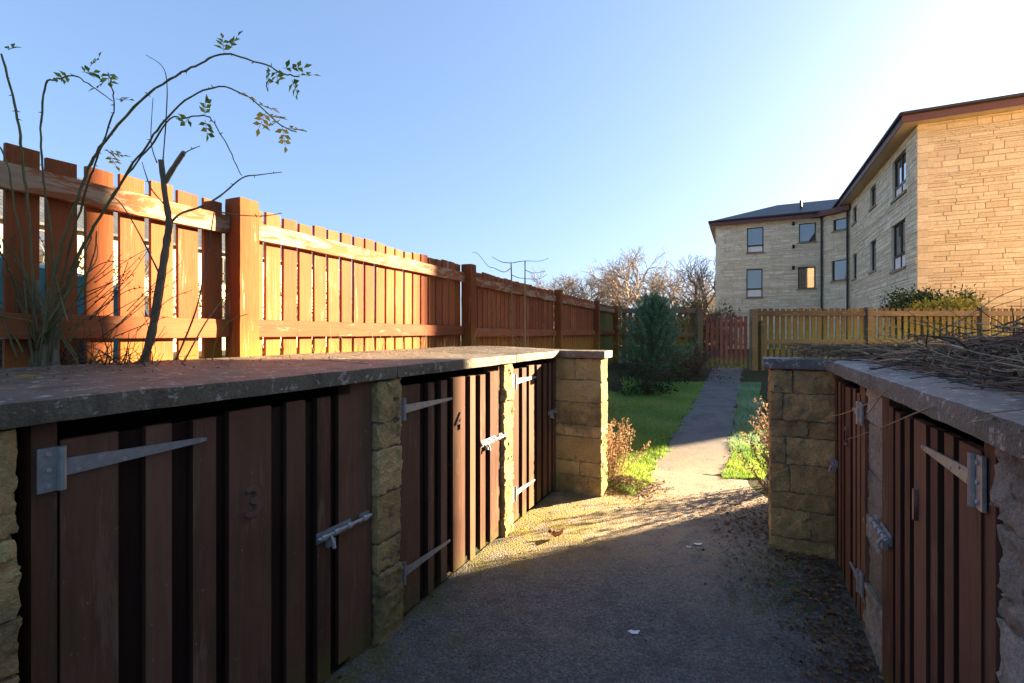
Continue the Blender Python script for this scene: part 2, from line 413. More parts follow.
def path(u, v):
    y = 4.75 + .12*noise.noise(Vector((u*5,0,1)))*(1-v) + 9.2*v
    wob = .02*math.sin(y*7) + .012*math.sin(y*19)
    return 1.655 + .5*(y-5.33) + wob + (.76 + .02*math.sin(y*11) + .015*math.sin(y*27)) * u, y
sheet('footpath', path, 12, 140, M['path'], lambda x, y: .002 + .011*sstep(4.75, 5.35, y) + .004*sstep(5.2,6,y)*noise.noise(Vector((x*3, y*3, 2))))

def in_lawn(x, y):
    n = x*.901 - y*.434; d = x*.434 + y*.901; pl = 1.655+.5*(y-5.33) + .03*math.sin(y*6)
    if x < pl + .015 + .035*math.sin(y*31) + .02*math.sin(y*13):
        return d > 4.25 + .08*math.sin(n*9) and n > -2.15 + .12*math.sin(d*3) and y < 10.3 and y > 3.9
    return False
def in_strip(x, y):
    pr = 2.405+.5*(y-5.33) + .03*math.sin(y*5)
    return pr < x < pr + .42 + .05*math.sin(y*4) and 4.6 < y < 10.2
def grass(name, test, box, count, mat, label, frosty):
    b = MB(); x0, x1, y0, y1 = box; k = 0
    while k < count:
        x = random.uniform(x0, x1); y = y0 + (y1-y0)*random.random()**1.25
        if not test(x, y): continue
        k += 1; z = gz(x, y); h = random.uniform(.02, .055)*(1.15 if noise.noise(Vector((x*2,y*2,0))) > 0 else .8); a = random.uniform(0, 6.283); wd = random.uniform(.003, .006)
        if y > 8: wd *= 1.6
        ln = random.uniform(.2, .9)*h; la = random.uniform(0, 6.283)
        s = Vector((math.cos(a), math.sin(a), 0))*wd; p = Vector((x, y, z)); t = p + Vector((math.cos(la)*ln, math.sin(la)*ln, h))
        r = min(1, max(0, .5 + .55*noise.noise(Vector((x*1.3, y*1.3, 3))) + random.uniform(-.3, .3)))
        b.tri(p - s, p + s, t, 1 if (frosty and random.random() < frosty*sstep(5.2, 6.2, y)) else 0, r)
    tag(b.build(name, [M['grass'], M['frost']], recalc=False), label, 'grass', kind='stuff')
grass('lawn_grass', in_lawn, (0.4, 4.2, 3.9, 10.4), 52000, M['grass'], 'short green lawn left of the footpath, lit at its near edge', .25)
grass('verge_grass', in_strip, (2.0, 5.6, 4.6, 10.2), 12000, M['frost'], 'frosted strip of grass right of the footpath', .85)

# ------------------------------------------------------------------ bin stores
def blocks(b, fr, o, d, courses, z0, t_axis='o', amp=.007, step=.028):
    """courses: list of (height, [split fractions]); the wall is one block thick"""
    z = z0; zt = 1.182 if fr is FL else 1.168; kk = (zt - z0)/sum(h for h, _ in courses)
    for h, sp in courses:
        h *= kk
        cuts = [0] + list(sp) + [1]
        for a, c in zip(cuts, cuts[1:]):
            g = .003
            if t_axis == 'o':
                dd = (d[0] + (d[1]-d[0])*a + g, d[0] + (d[1]-d[0])*c - g); b.rough(fr, o, dd, (z+g, z+h-g), amp, .005, step, freq=22, chip=24)
            else:
                oo = (o[0] + (o[1]-o[0])*a + g, o[0] + (o[1]-o[0])*c - g); b.rough(fr, oo, d, (z+g, z+h-g), amp, .005, step, freq=22, chip=24)
        z += h
def hinge(fr, parent, d0, d1, z, o, plate=.055, hh=.108):
    """T hinge: plate at d0, tapered strap towards d1"""
    b = MB(); sg = 1 if d1 > d0 else -1
    b.box(fr, (o-.004, o+.004), (d0 - sg*plate, d0), (z-hh/2, z+hh/2), 0, .5)
    b.tube([fr(o+.007, d0+sg*.004, z-hh/2), fr(o+.007, d0+sg*.004, z+hh/2)], .009, 8)
    a0, a1 = d0+sg*.012, d1
    pr = [(a0, -.021), (a1-sg*.012, -.007), (a1, -.004), (a1, .004), (a1-sg*.012, .007), (a0, .021)]
    i = len(b.v); n = len(pr)
    for oo in (o, o+.006):
        for a, zz in pr: b.v.append(fr(oo, a, z+zz))
    b.face(tuple(i+n+k for k in range(n))); b.face(tuple(i+k for k in reversed(range(n))))
    for k in range(n): b.face((i+k, i+(k+1)%n, i+n+(k+1)%n, i+n+k))
    sc = [(d0-sg*plate*.5, z+hh*.36), (d0-sg*plate*.5, z), (d0-sg*plate*.5, z-hh*.36)] + [(a0+(a1-a0)*q, z+.012*(1-q)*(1 if k%2 else -1)) for k, q in enumerate((.07,.2,.36,.95))]
    for a, zz in sc: b.tube([fr(o+.004, a, zz), fr(o+.0085, a, zz)], .0055, 8, 1)
    return b.build('hinge', [M['zinc'], M['rust']], parent)
def bolt(fr, parent, d0, d1, z, o):
    """barrel bolt; d0 = far end of the plate, d1 = end of the rod in its keep"""
    b = MB(); sg = 1 if d1 > d0 else -1; L = abs(d1-d0)
    b.box(fr, (o-.003, o+.003), (d0, d0+sg*L*.62), (z-.02, z+.02), 0, .5)
    b.box(fr, (o-.003, o+.003), (d1-sg*L*.2, d1), (z-.02, z+.02), 0, .5)
    b.tube([fr(o+.014, d0-sg*.01, z), fr(o+.014, d1, z)], .008, 8)
    for q in (.08, .3, .55, .86):
        c = d0+sg*L*q; b.tube([fr(o+.014, c-.012, z), fr(o+.014, c+.012, z)], .0125, 8)
    b.tube([fr(o+.014, d0+sg*L*.2, z), fr(o+.03, d0+sg*L*.2, z-.03), fr(o+.032, d0+sg*L*.2, z-.05)], [.006,.006,.008], 8)
    b.box(fr, (o+.003, o+.02), (d0+sg*L*.14, d0+sg*L*.27), (z-.045, z-.018), 0, .5)
    return b.build('bolt', [M['zinc']], parent)
def digit(txt, fr, parent, d, z, h, o, xdir):
    cu = bpy.data.curves.new('number', 'FONT'); cu.body = txt; cu.size = h*1.42; cu.extrude = .007; cu.align_x = 'CENTER'; cu.bevel_depth = .001
    t = bpy.data.objects.new('number_text', cu); COL.objects.link(t); bpy.context.view_layer.update()
    me = bpy.data.meshes.new_from_object(t.evaluated_get(bpy.context.evaluated_depsgraph_get())); bpy.data.objects.remove(t)
    nz = xdir.cross(ZV); org = fr(o, d, z) - ROOT(parent)
    me.transform(Matrix(((xdir.x, 0, nz.x, org.x), (xdir.y, 0, nz.y, org.y), (0, 1, 0, org.z), (0,0,0,1))))
    me.materials.clear(); me.materials.append(M['digit']); me.name = 'number'
    ob = bpy.data.objects.new('number', me); COL.objects.link(ob); ob.parent = parent; return ob
def door(fr, parent, span, front, z0, z1, label, o=0.0):
    """hit-and-miss boarded door: spaced boards in front, boards behind the gaps"""
    b = MB(); d0, d1 = min(span), max(span)
    for a, c in front:
        a, c = min(a, c), max(a, c); j = random.uniform(-.003, .003); zt = z1 + random.uniform(-.006, .008)
        b.box(fr, (o-.022, o+j), (a, c), (z0 + random.uniform(0, .02), zt), 0)
        b.m[-4] = b.m[-2] = 1                             # board edges take the dark back-board colour
    b2 = sorted((min(a,c), max(a,c)) for a, c in front)
    for (a, c), (e, g) in zip(b2, b2[1:]):
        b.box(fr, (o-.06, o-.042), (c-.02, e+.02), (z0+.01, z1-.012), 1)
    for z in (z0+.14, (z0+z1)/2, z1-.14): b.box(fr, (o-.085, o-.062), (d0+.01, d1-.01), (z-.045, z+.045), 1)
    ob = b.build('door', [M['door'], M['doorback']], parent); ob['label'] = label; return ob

# ---- left row
LB = thing('bin_store', W(NL-.4, 1.8, 0), 'long low stone bin store on the left, brown boarded doors numbered 3 and 4', 'bin store')
ZB, ZT = 1.19, 1.248
def coping(fr, parent, segs, lip, depth, zt, th, rise, amp=.0024):
    for d0, d1 in segs:
        b = MB()
        def f2(o, d, z):
            t = (o + depth) / (depth + lip); return fr(o, d, z + rise*(1-t))
        b.rough(f2, (-depth, lip), (d0+.0025, d1-.0025), (zt-th, zt), amp, .006, .03, freq=9)
        b.build('coping', M['coping_brown'] if fr is FL else M['coping'], parent, True)
coping(FL, LB, [(-1.6,.02), (.02,1.78), (1.78,3.08), (3.08,3.965)], .045, .86, ZT, .058, .03)
b = MB(); b.rough(lambda o,d,z: FL(o,d,z+.03*max(0,-o)/.86), (-.86, .445), (3.97, 4.235), (ZT-.064, ZT), .0016, .006, .03, freq=9); b.build('coping', M['coping_brown'], LB, True)
def pillar(fr, parent, d, hs, mat='stone', o=(-.14,.03), label=None, amp=.009):
    b = MB(); z = -.03; zt = 1.187 if fr is FL else 1.168; hs = [q*(zt+.03)/sum(hs) for q in hs]
    for h in hs:
        j = random.uniform(-.008, .008); b.rough(fr, (o[0], o[1]+j), (d[0]+random.uniform(0,.01), d[1]-random.uniform(0,.01)), (z+.004, z+h-.004), amp, .006, .0115, freq=26, chip=30); z += h
    mi = len(b.f); b.box(fr, (o[0]+.01, o[1]-.011), (d[0]+.011, d[1]-.011), (-.02, z-.005), 1)
    ob = b.build('stone_pillar', [M[mat], M['mortar']], parent, True)
    if label: ob['label'] = label
pillar(FL, LB, (.24,.492), (.2,.13,.17,.15,.12,.18,.235))
pillar(FL, LB, (-1.1,-.9), (.22,.2,.2,.17,.18,.215))
pillar(FL, LB, (1.665,1.835), (.24,.1,.13,.21,.2,.12,.185))
pillar(FL, LB, (2.925,3.075), (.16,.22,.13,.22,.2,.1,.155))
b = MB()
cs = [(.19,[.3,.72]),(.12,[.55]),(.21,[]),(.10,[.22]),(.19,[.36]),(.19,[]),(.185,[.45])]
blocks(b, FL, (-.02,.41), (4.0,4.21), cs, -.03, 'd', .0085, .016)
b.box(FL, (.0,.402), (4.008,4.202), (0,1.15), 1)
b.build('return_wall', [M['stone'], M['mortar']], LB, True)
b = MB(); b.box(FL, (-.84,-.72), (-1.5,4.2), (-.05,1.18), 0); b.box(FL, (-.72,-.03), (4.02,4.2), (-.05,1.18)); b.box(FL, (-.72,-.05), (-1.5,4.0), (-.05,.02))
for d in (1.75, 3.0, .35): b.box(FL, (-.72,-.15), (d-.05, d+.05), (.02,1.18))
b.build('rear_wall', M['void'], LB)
def jambs(fr, parent, ds, zt=1.185, o=-.004):
    for a, c in ds:
        b = MB(); b.box(fr, (o-.07, o), (min(a,c), max(a,c)), (0, zt)); b.build('door_jamb', M['door'], parent)
D = FL.dpx
jambs(FL, LB, [(.522,D(58)), (D(351),1.66), (1.84,D(399)), (2.895,2.92), (3.08,3.1), (3.97,3.995)])
d3 = door(FL, LB, (D(59),D(350)), [(D(60),D(118)), (D(146),D(172)), (D(193),D(216)), (D(229),D(271)), (D(287),D(306)), (D(317),D(330)), (D(339),D(352))], .02, 1.14, 'dark brown boarded door with number 3')
hinge(FL, d3, D(57.5), D(205), 1.075, .004, .04, .105); bolt(FL, d3, D(316), D(368), .60, .004)
hinge(FL, d3, D(60), D(205), .16, .004)
digit('3', FL, d3, D(252), .785, .1, .004, DV)
d4 = door(FL, LB, (D(400),D(499)), [(D(400),D(420)), (D(428),D(434)), (D(441),D(447)), (D(453),D(465)), (D(470),D(475)), (D(480),D(485)), (D(490),D(498))], .02, 1.14, 'boarded door with number 4, half in sunlight')
hinge(FL, d4, D(402), D(451), 1.03, .004); hinge(FL, d4, D(402), D(449), .235, .004); bolt(FL, d4, D(480), D(502), .70, .006)
digit('4', FL, d4, D(458), .84, .1, .004, DV)
d5 = door(FL, LB, (D(513),D(555)), [(D(513),D(519)), (D(522),D(526)), (D(529),D(534)), (D(537),D(541)), (D(543.5),D(547)), (D(549),D(551.5)), (D(553),D(556))], .02, 1.14, 'boarded door beside the return wall')
hinge(FL, d5, D(514), D(535), 1.05, .004); hinge(FL, d5, D(514), D(534), .24, .004); bolt(FL, d5, D(548), D(555.5), .72, .004)

# ---- right row
RB = thing('bin_store', W(NR+.4, 1.8, 0), 'stone bin store on the right, dead vine cuttings heaped on its coping', 'bin store')
coping(FR, RB, [(-1.6,1.10), (1.10,3.49)], .05, .86, 1.236, .065, .02, .003)
b = MB(); b.rough(FR, (-.86,.385), (3.495,3.755), (1.170,1.236), .002, .006, .03, freq=9); b.build('coping', M['coping'], RB, True)
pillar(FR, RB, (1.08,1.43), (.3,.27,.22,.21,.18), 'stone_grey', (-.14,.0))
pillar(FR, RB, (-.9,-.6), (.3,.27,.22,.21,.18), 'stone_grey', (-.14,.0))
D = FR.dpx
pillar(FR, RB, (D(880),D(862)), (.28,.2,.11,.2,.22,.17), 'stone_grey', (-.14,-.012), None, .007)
b = MB()
cs = [(.11,[]),(.175,[.62]),(.105,[]),(.175,[.3]),(.165,[.25,]),(.10,[.58]),(.17,[.2]),(.145,[.35])]
cs = [(h, [1-q for q in reversed(sp)]) for h, sp in cs]
blocks(b, FR, (-.02,.35), (3.52,3.73), cs, -.02, 'd', .009, .016)
b.box(FR, (0,.342), (3.528,3.722), (0,1.12), 1)
b.build('return_wall', [M['stone'], M['mortar']], RB, True)
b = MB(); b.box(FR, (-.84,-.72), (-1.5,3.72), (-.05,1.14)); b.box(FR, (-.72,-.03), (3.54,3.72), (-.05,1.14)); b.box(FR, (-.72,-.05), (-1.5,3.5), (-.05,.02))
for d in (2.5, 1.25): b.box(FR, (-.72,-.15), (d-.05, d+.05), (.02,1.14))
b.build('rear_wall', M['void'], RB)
jambs(FR, RB, [(1.435,D(982)), (D(888),D(881)), (D(864),D(859)), (3.49,3.515)], 1.165)
d1 = door(FR, RB, (D(887),D(984)), [(D(888),D(893)), (D(896),D(901)), (D(905),D(910)), (D(914),D(926)), (D(931),D(938)), (D(943),D(952)), (D(960),D(982))], .02, 1.115, 'brown boarded door with number 1')
hinge(FR, d1, D(979), D(925), 1.05, .004, .04, .128); bolt(FR, d1, D(893), D(877), .62, .005); hinge(FR, d1, D(981), D(926), .17, .004)
digit('1', FR, d1, D(917.5), .80, .1, .004, -DV)
d2 = door(FR, RB, (D(834),D(861)), [(D(834.5),D(836.5)), (D(838),D(840)), (D(841.5),D(843.5)), (D(845.5),D(850.5)), (D(852.5),D(855)), (D(857),D(860))], .02, 1.11, 'boarded door with number 2 nearest the return wall')
hinge(FR, d2, D(861), D(855), 1.02, .004); hinge(FR, d2, D(861), D(852), .22, .004); bolt(FR, d2, D(838), D(832.5), .62, .004)
digit('2', FR, d2, D(848), .80, .1, .004, -DV)

# ------------------------------------------------------------------ fences
def fence_run(root, a, bq, zb, zt, rails, facing, pw, gap, mats, jit=.012, rail_o=.05, rail_h=.09, zfoot=None):
    """pickets from a to b (points on the picket front), rails on the facing side"""
    ax = (bq - a); L = ax.length; ax.normalize()
    fr = lambda o, d, z: a + ax*d + facing*o + ZV*(z - a.z)
    b = MB(); x = gap*.5; a = Vector((a.x, a.y, 0))
    fr = lambda o, d, z: a + ax*d + facing*o + ZV*z
    cnt = max(1, int((L + gap*.5)/(pw+gap))); gap = (L - cnt*pw)/cnt; x = gap*.5
    for _ in range(cnt):
        t = zt + random.uniform(-jit, jit); tl = random.uniform(-.006, .006)
        b.hexa([fr(-.02,x,zb), fr(0,x,zb), fr(0,x+pw,zb), fr(-.02,x+pw,zb), fr(-.02,x+tl,t), fr(0,x+tl,t), fr(0,x+pw+tl,t+random.uniform(-.004,.004)), fr(-.02,x+pw+tl,t)])
        x += pw + gap
    b.build('slat_panel', mats[0], root)
    for i, z in enumerate(rails):
        c = MB(); h = rail_h; c.rough(fr, (.002, rail_o), (.0, L), (z-h/2, z+h/2), .003, .008, .06, freq=4)
        c.build('rail', mats[1] if i == 0 else mats[2], root, True)
def post(root, p, ax, facing, w, zb, zt, mat):
    fr = lambda o, d, z: Vector((p.x, p.y, 0)) + ax*d + facing*o + ZV*z
    b = MB(); b.rough(fr, (-w, 0), (-w/2, w/2), (zb, zt), .003, .008, .04, freq=4); b.build('post', mat, root, True)
fA = Vector((-1.419, 2.6, 0)); fdir = Vector((.3898, .9209, 0)).normalized(); fnv = Vector((fdir.y, -fdir.x, 0))
fT = [-5.2, -2.65, 0, 2.62, 5.75, 8.5, 10.75]
LF = thing('picket_fence', fA - fnv*.1 + ZV*.6, 'tall red-brown picket fence behind the left bin store, partly sunlit', 'fence')
ZFT = 2.115
for i, t in enumerate(fT):
    post(LF, fA + fdir*t, fdir, fnv, .12, .3 if t > 3 else .8, ZFT + .02 - .005*i, M['post'])
for t0, t1 in zip(fT, fT[1:]):
    a = fA + fdir*(t0+.06) - fnv*.118; c = fA + fdir*(t1-.06) - fnv*.118
    near = t0 < 2.6
    z1 = ZFT - (.01 if t0 < 2 else .03)
    far = t0 > 8
    fence_run(LF, a, c, 1.12 if near else .62, z1, [z1-.125, z1-.68], fnv, .098, .025,
              (M['picketfar'] if far else M['picket'], M['railtop'], M['rail']), rail_o=.045, rail_h=.1)

FY = 12.3
corner = fA + fdir*fT[-1]
FB = thing('picket_fence', (3.9, FY, .44), 'brown picket fence section between the conifer bush and the gate', 'fence')
X1 = (700-512)/FPX*FY
face_cam = Vector((0,-1,0)); EX = Vector((1,0,0))
post(FB, Vector((X1-.03, FY-.1, 0)), EX, face_cam, .14, .35, 2.0, M['railfar'])
fence_run(FB, Vector((corner.x+.02, FY, 0)), Vector((X1-.12, FY, 0)), .5, 2.03, [1.97, 1.36], face_cam, .095, .06, (M['picketfar'], M['railfar'], M['railfar']), rail_o=.05, rail_h=.12)
GT = thing('gate', (5.5, FY+.05, .43), 'red slatted garden gate at the end of the footpath', 'gate')
GL, GRt = (704-512)/FPX*FY, (748.5-512)/FPX*FY
fence_run(GT, Vector((GL+.02, FY, 0)), Vector((GRt-.02, FY, 0)), .5, 1.83, [1.62, .82], Vector((0,1,0)), .075, .045, (M['gate'],)*3, rail_o=.04, rail_h=.1)
RF = thing('picket_fence', (9, FY, .44), 'green-mossed picket fence running right from the gate before the flats', 'fence')
rp = [(753-512)/FPX*FY] + [(868-512)/FPX*FY + k*2.9 for k in range(0, 5)]
for i, x in enumerate(rp): post(RF, Vector((x, FY-.1, 0)), EX, face_cam, .15, .35, 2.03 + (.03 if i else -.02), M['railfar'])
post(RF, Vector((rp[0]+.18, FY-.14, 0)), EX, face_cam, .09, .35, 1.72, M['railfar'])
for a, c in zip(rp, rp[1:]):
    fence_run(RF, Vector((a+.08, FY, 0)), Vector((c-.08, FY, 0)), .5, 2.03, [1.90, 1.17], face_cam, .1, .055, (M['picketfar'], M['railfar'], M['railfar']), rail_o=.05, rail_h=.13)

# ------------------------------------------------------------------ buildings
def stone_wall(b, a, ax, nrm, L, z0, z1, holes, m=0, mm=1, hs=(.06,.08,.1,.1,.13,.17), quoin=(False, False), lens=(.28,.95)):
    """coursed rubble laid stone by stone; holes = (x0, x1, z0, z1) along the wall"""
    P3 = lambda x, z, o: a + ax*x + nrm*o + ZV*(z - a.z)
    xs = sorted({0, L, *[h[0] for h in holes], *[h[1] for h in holes]}); zs = sorted({z0, z1, *[h[2] for h in holes], *[h[3] for h in holes]})
    for x0, x1 in zip(xs, xs[1:]):
        for q0, q1 in zip(zs, zs[1:]):
            cx, cz = (x0+x1)/2, (q0+q1)/2
            if any(h[0] < cx < h[1] and h[2] < cz < h[3] for h in holes): continue
            b.quad(P3(x0,q0,0), P3(x1,q0,0), P3(x1,q1,0), P3(x0,q1,0), mm, .5)
    for h in holes:                                             # reveals
        x0, x1, q0, q1 = h; dp = -.16
        for (p, q) in (((x0,q0),(x1,q0)), ((x1,q0),(x1,q1)), ((x1,q1),(x0,q1)), ((x0,q1),(x0,q0))):
            b.quad(P3(*p,0.018), P3(*q,0.018), P3(*q,dp), P3(*p,dp), m, .4)
    z = z0; row = 0
    while z < z1 - .02:
        h = random.choice(hs); h = min(h, z1 - z)
        if z1 - z - h < .05: h = z1 - z
        spans = [(0.0, L)]
        for q in holes:
            if q[2] - .01 < z + h/2 < q[3] + .01:
                ns = []
                for s0, s1 in spans:
                    if q[1] <= s0 or q[0] >= s1: ns.append((s0, s1)); continue
                    if q[0] - s0 > .02: ns.append((s0, q[0]))
                    if s1 - q[1] > .02: ns.append((q[1], s1))
                spans = ns
        for s0, s1 in spans:
            x = s0
            if quoin[0] and s0 == 0: x = .255
            end = s1 - (.255 if quoin[1] and s1 == L else 0)
            while x < end - .01:
                l = random.uniform(*lens)*(1.2 if h < .12 else .85); l = min(l, end - x)
                if end - x - l < .12: l = end - x
                o = random.uniform(.008, .028); g = .005
                x0, x1, q0, q1 = x+g, x+l-g, z+g, z+h-g; e = .006; r = random.random()
                j = [random.uniform(-.005, .008) for _ in range(4)]
                f = [P3(x0+e,q0+e,o+j[0]), P3(x1-e,q0+e,o+j[1]), P3(x1-e,q1-e,o+j[2]), P3(x0+e,q1-e,o+j[3])]
                k = [P3(x0,q0,0), P3(x1,q0,0), P3(x1,q1,0), P3(x0,q1,0)]
                i = len(b.v); b.v += f + k; b.face((i,i+1,i+2,i+3), m, r)
                for c in range(4): b.face((i+4+c, i+4+(c+1)%4, i+(c+1)%4, i+c), m, r)
                x += l
        z += h; row += 1
    if quoin[0] or quoin[1]:
        zz = z0; i = int(z0/.25)
        zz = math.floor(z0/.25)*.25
        while zz < z1:
            a0 = max(z0, zz); a1 = min(z1, zz+.25); ln = .42 if int(round(zz/.25)) % 2 else .27
            for side in (0, 1):
                if not quoin[side]: continue
                x0, x1 = (0.0, ln-.006) if side == 0 else (L-ln+.006, L)
                r = random.random(); fr = lambda o, d, z: P3(d, z, o)
                b.box(fr, (0, .042), (x0, x1), (a0+.005, a1-.005), m, r)
            zz += .25
def window(root, a, ax, nrm, hole, transom=None, mullion=False, blind=None, sill=True):
    x0, x1, z0, z1 = hole; fr = lambda o, d, z: Vector((a.x, a.y, 0)) + ax*d + nrm*o + ZV*z
    t = .055; b = MB(); o = (-.13, -.06)
    b.box(fr, o, (x0, x0+t), (z0, z1)); b.box(fr, o, (x1-t, x1), (z0, z1)); b.box(fr, o, (x0+t, x1-t), (z0, z0+t)); b.box(fr, o, (x0+t, x1-t), (z1-t, z1))
    if transom: zt = z0 + (z1-z0)*transom; b.box(fr, (o[0]+.002, o[1]-.002), (x0+t, x1-t), (zt-.045, zt+.045))
    if mullion: xm = x0 + (x1-x0)*.5; b.box(fr, (o[0]+.005, o[1]-.005), (xm-.04, xm+.04), (z0+t, z1-t))
    wn = b.build('window', M['frame'], root)
    g = MB(); g.box(fr, (-.105,-.095), (x0+t*.8, x1-t*.8), (z0+t*.8, z1-t*.8)); g.build('pane', M['glass'], wn)
    if blind:
        c = MB(); k0, k1 = blind; c.box(fr, (-.094,-.09), (x0+t, x1-t), (z0+t+(z1-z0-2*t)*k0, z0+t+(z1-z0-2*t)*k1)); c.build('blind', M['blind'], wn)
    if sill:
        s = MB(); s.box(fr, (-.05,.07), (x0-.08, x1+.08), (z0-.09, z0-.002)); s.build('sill', M['sill'], wn)
G0 = Vector((13.25, 15.7, 0)); I1 = G0 + DV*10.94; cdir = Vector((-.33, .944, 0)).normalized(); I2 = I1 + cdir*1.6; WL = I2 - NV*5.5
ZE, ZE2, ZG = 8.2, 7.93, .42
def hole_px(a, ax, x0, x1, y0, y1):
    """a window measured in the photo, placed on the wall through a along ax"""
    def hit(px):
        k = (px-512)/FPX; return (k*a.y - a.x)/(ax.x - k*ax.y)
    s0, s1 = sorted((hit(x0), hit(x1))); mid = (a + ax*((s0+s1)/2)).y
    return (s0, s1, EYE - (y1-HOR)/FPX*mid, EYE - (y0-HOR)/FPX*mid)
BL = thing('apartment_block', G0 + ZV*ZG, 'three-storey flats of buff stone with dark hipped roof and glow-tinted end wall', 'building')
GW = 5.2
# end wall
b = MB(); stone_wall(b, G0, NV, -DV, GW, ZG, ZE, [], hs=(.06,.08,.1,.12,.16,.2), quoin=(True, True)); b.build('end_wall', [M['bgoldglow'], M['bmortar']], BL)
# long side
LW = 10.94; s_n = -NV
big = [hole_px(G0, DV, 906.5, 893, 150, 196), hole_px(G0, DV, 906, 892, 222, 269)]
sl_ = [hole_px(G0, DV, 876.5, 870.5, 181, 207), hole_px(G0, DV, 876.5, 870.5, 241, 271), hole_px(G0, DV, 857, 853, 205, 223), hole_px(G0, DV, 857, 853, 254, 279)]
low = [(big[1][0], big[1][1], .9+.45, 2.55)]
big[0] = (big[0][0], big[0][1], big[0][2], min(big[0][3], ZE-.35))
sl_[0] = (sl_[0][0], sl_[0][1], sl_[0][2], min(sl_[0][3], ZE-.4)); sl_[2] = (sl_[2][0], sl_[2][1], sl_[2][2], min(sl_[2][3], ZE-.4))
hl = big + sl_ + low
b = MB(); stone_wall(b, G0, DV, s_n, LW, ZG, ZE, hl); b.build('wall', [M['bstone'], M['bmortar']], BL)
for h in big + low: window(BL, G0, DV, s_n, h, .3, True, (.0,.27))
for h in sl_: window(BL, G0, DV, s_n, h)
# canted corner
cn = Vector((-cdir.y, cdir.x, 0)); cn = cn if cn.dot(Vector((-1,-.2,0))) > 0 else -cn
hc = [hole_px(I1, cdir, 847.5, 833.5, 213, 230), hole_px(I1, cdir, 847.5, 832, 259.5, 280.5)]
def clip_holes(hs, L, zmax): return [(max(.06, a), min(L-.06, c), d, min(e, zmax)) for a, c, d, e in hs]
hc = clip_holes(hc, 1.6, ZE2-.3)
b = MB(); stone_wall(b, I1, cdir, cn, 1.6, ZG, ZE2, hc); b.build('wall', [M['bstone'], M['bmortar']], BL)
for h in hc: window(BL, I1, cdir, cn, h)
# wing
wd_ = (WL - I2).normalized(); LWg = 5.5
hw = [hole_px(I2, wd_, 747, 763.5, 226, 252.5), hole_px(I2, wd_, 746.5, 762.5, 269, 297.5), hole_px(I2, wd_, 799, 816, 222, 242), hole_px(I2, wd_, 798, 815.5, 267, 288.5)]
hw = clip_holes(hw, LWg, ZE2-.25)
b = MB(); stone_wall(b, I2, wd_, -DV, LWg, ZG, ZE2, hw, quoin=(False, True)); b.build('wall', [M['bstone'], M['bmortar']], BL)
window(BL, I2, wd_, -DV, hw[0], .28, blind=(0,.24)); window(BL, I2, wd_, -DV, hw[1], .3, blind=(0,.26)); window(BL, I2, wd_, -DV, hw[2]); window(BL, I2, wd_, -DV, hw[3])
# remaining walls (backs), plain stone
b = MB(); stone_wall(b, WL, DV, -NV, 7, ZG, ZE2, []); b.build('wall', [M['bstone'], M['bmortar']], BL)
b = MB()
for p, ax, nn, L in ((G0 + NV*GW, DV, NV, 21.0), (WL + DV*7, NV, DV, 10.5)): stone_wall(b, p, ax, nn, L, ZG, ZE2 - .02, [], lens=(.6,1.4), hs=(.2,.3))
b.build('rear_wall', [M['bstone'], M['bmortar']], BL)
def hip(name, p, ax, ay, L, Wd, ze, ov, pitch, ends=(True, True)):
    """hipped roof over a rectangle; eave box below it. ax along L, ay along Wd"""
    fr = lambda u, v, z: p + ax*u + ay*v + ZV*(z - p.z)
    u0, u1, v0, v1 = -ov, L+ov, -ov, Wd+ov; hw_ = (v1-v0)/2; rz = ze + .06 + hw_*math.tan(pitch); zt = ze + .06
    r0 = fr(u0 + (hw_ if ends[0] else 0), (v0+v1)/2, rz); r1 = fr(u1 - (hw_ if ends[1] else 0), (v0+v1)/2, rz)
    c = [fr(u0,v0,zt), fr(u1,v0,zt), fr(u1,v1,zt), fr(u0,v1,zt)]
    b = MB(); b.v += c + [r0, r1]; b.face((0,1,5,4)); b.face((1,2,5)); b.face((2,3,4,5)); b.face((3,0,4)); b.face((3,2,1,0))
    rf = b.build(name, M['slate'], BL)
    e = MB(); f = .30
    for (a, q, ua, ub) in ((0,0,(u0,u1),(v0,v0+.03)), (0,0,(u0,u1),(v1-.03,v1)), (0,0,(u0,u0+.03),(v0+.03,v1-.03)), (0,0,(u1-.03,u1),(v0+.03,v1-.03))):
        e.box(fr, ua, ub, (ze-.26, ze+.055))
    e.build('fascia', M['fascia'], rf)
    e = MB(); e.box(fr, (u0+.03,u1-.03), (v0+.03,v1-.03), (ze-.262+.03, ze-.262+.045)); e.build('soffit', M['soffit'], rf)
    g = MB()
    for a, c2 in ((fr(u0-.05,v0-.05,ze+.02), fr(u1+.05,v0-.05,ze+.02)), (fr(u0-.05,v0-.05,ze+.02), fr(u0-.05,v1+.05,ze+.02)), (fr(u0-.05,v1+.05,ze+.02), fr(u1+.05,v1+.05,ze+.02))): g.tube([a, c2], .06, 8)
    g.build('gutter', M['gutter'], rf); return rf
hip('roof', G0, DV, NV, 16, GW, ZE+.23, .5, R(17))
rw = hip('roof', WL, NV, DV, 10.5, 7, ZE2+.23, .32, R(21))
vp = WL + NV*4.6 + DV*1.2; b = MB(); b.tube([Vector((vp.x,vp.y,ZE2+.5)), Vector((vp.x,vp.y,ZE2+1.35))], .07, 8); b.build('vent_pipe', M['gutter'], BL)
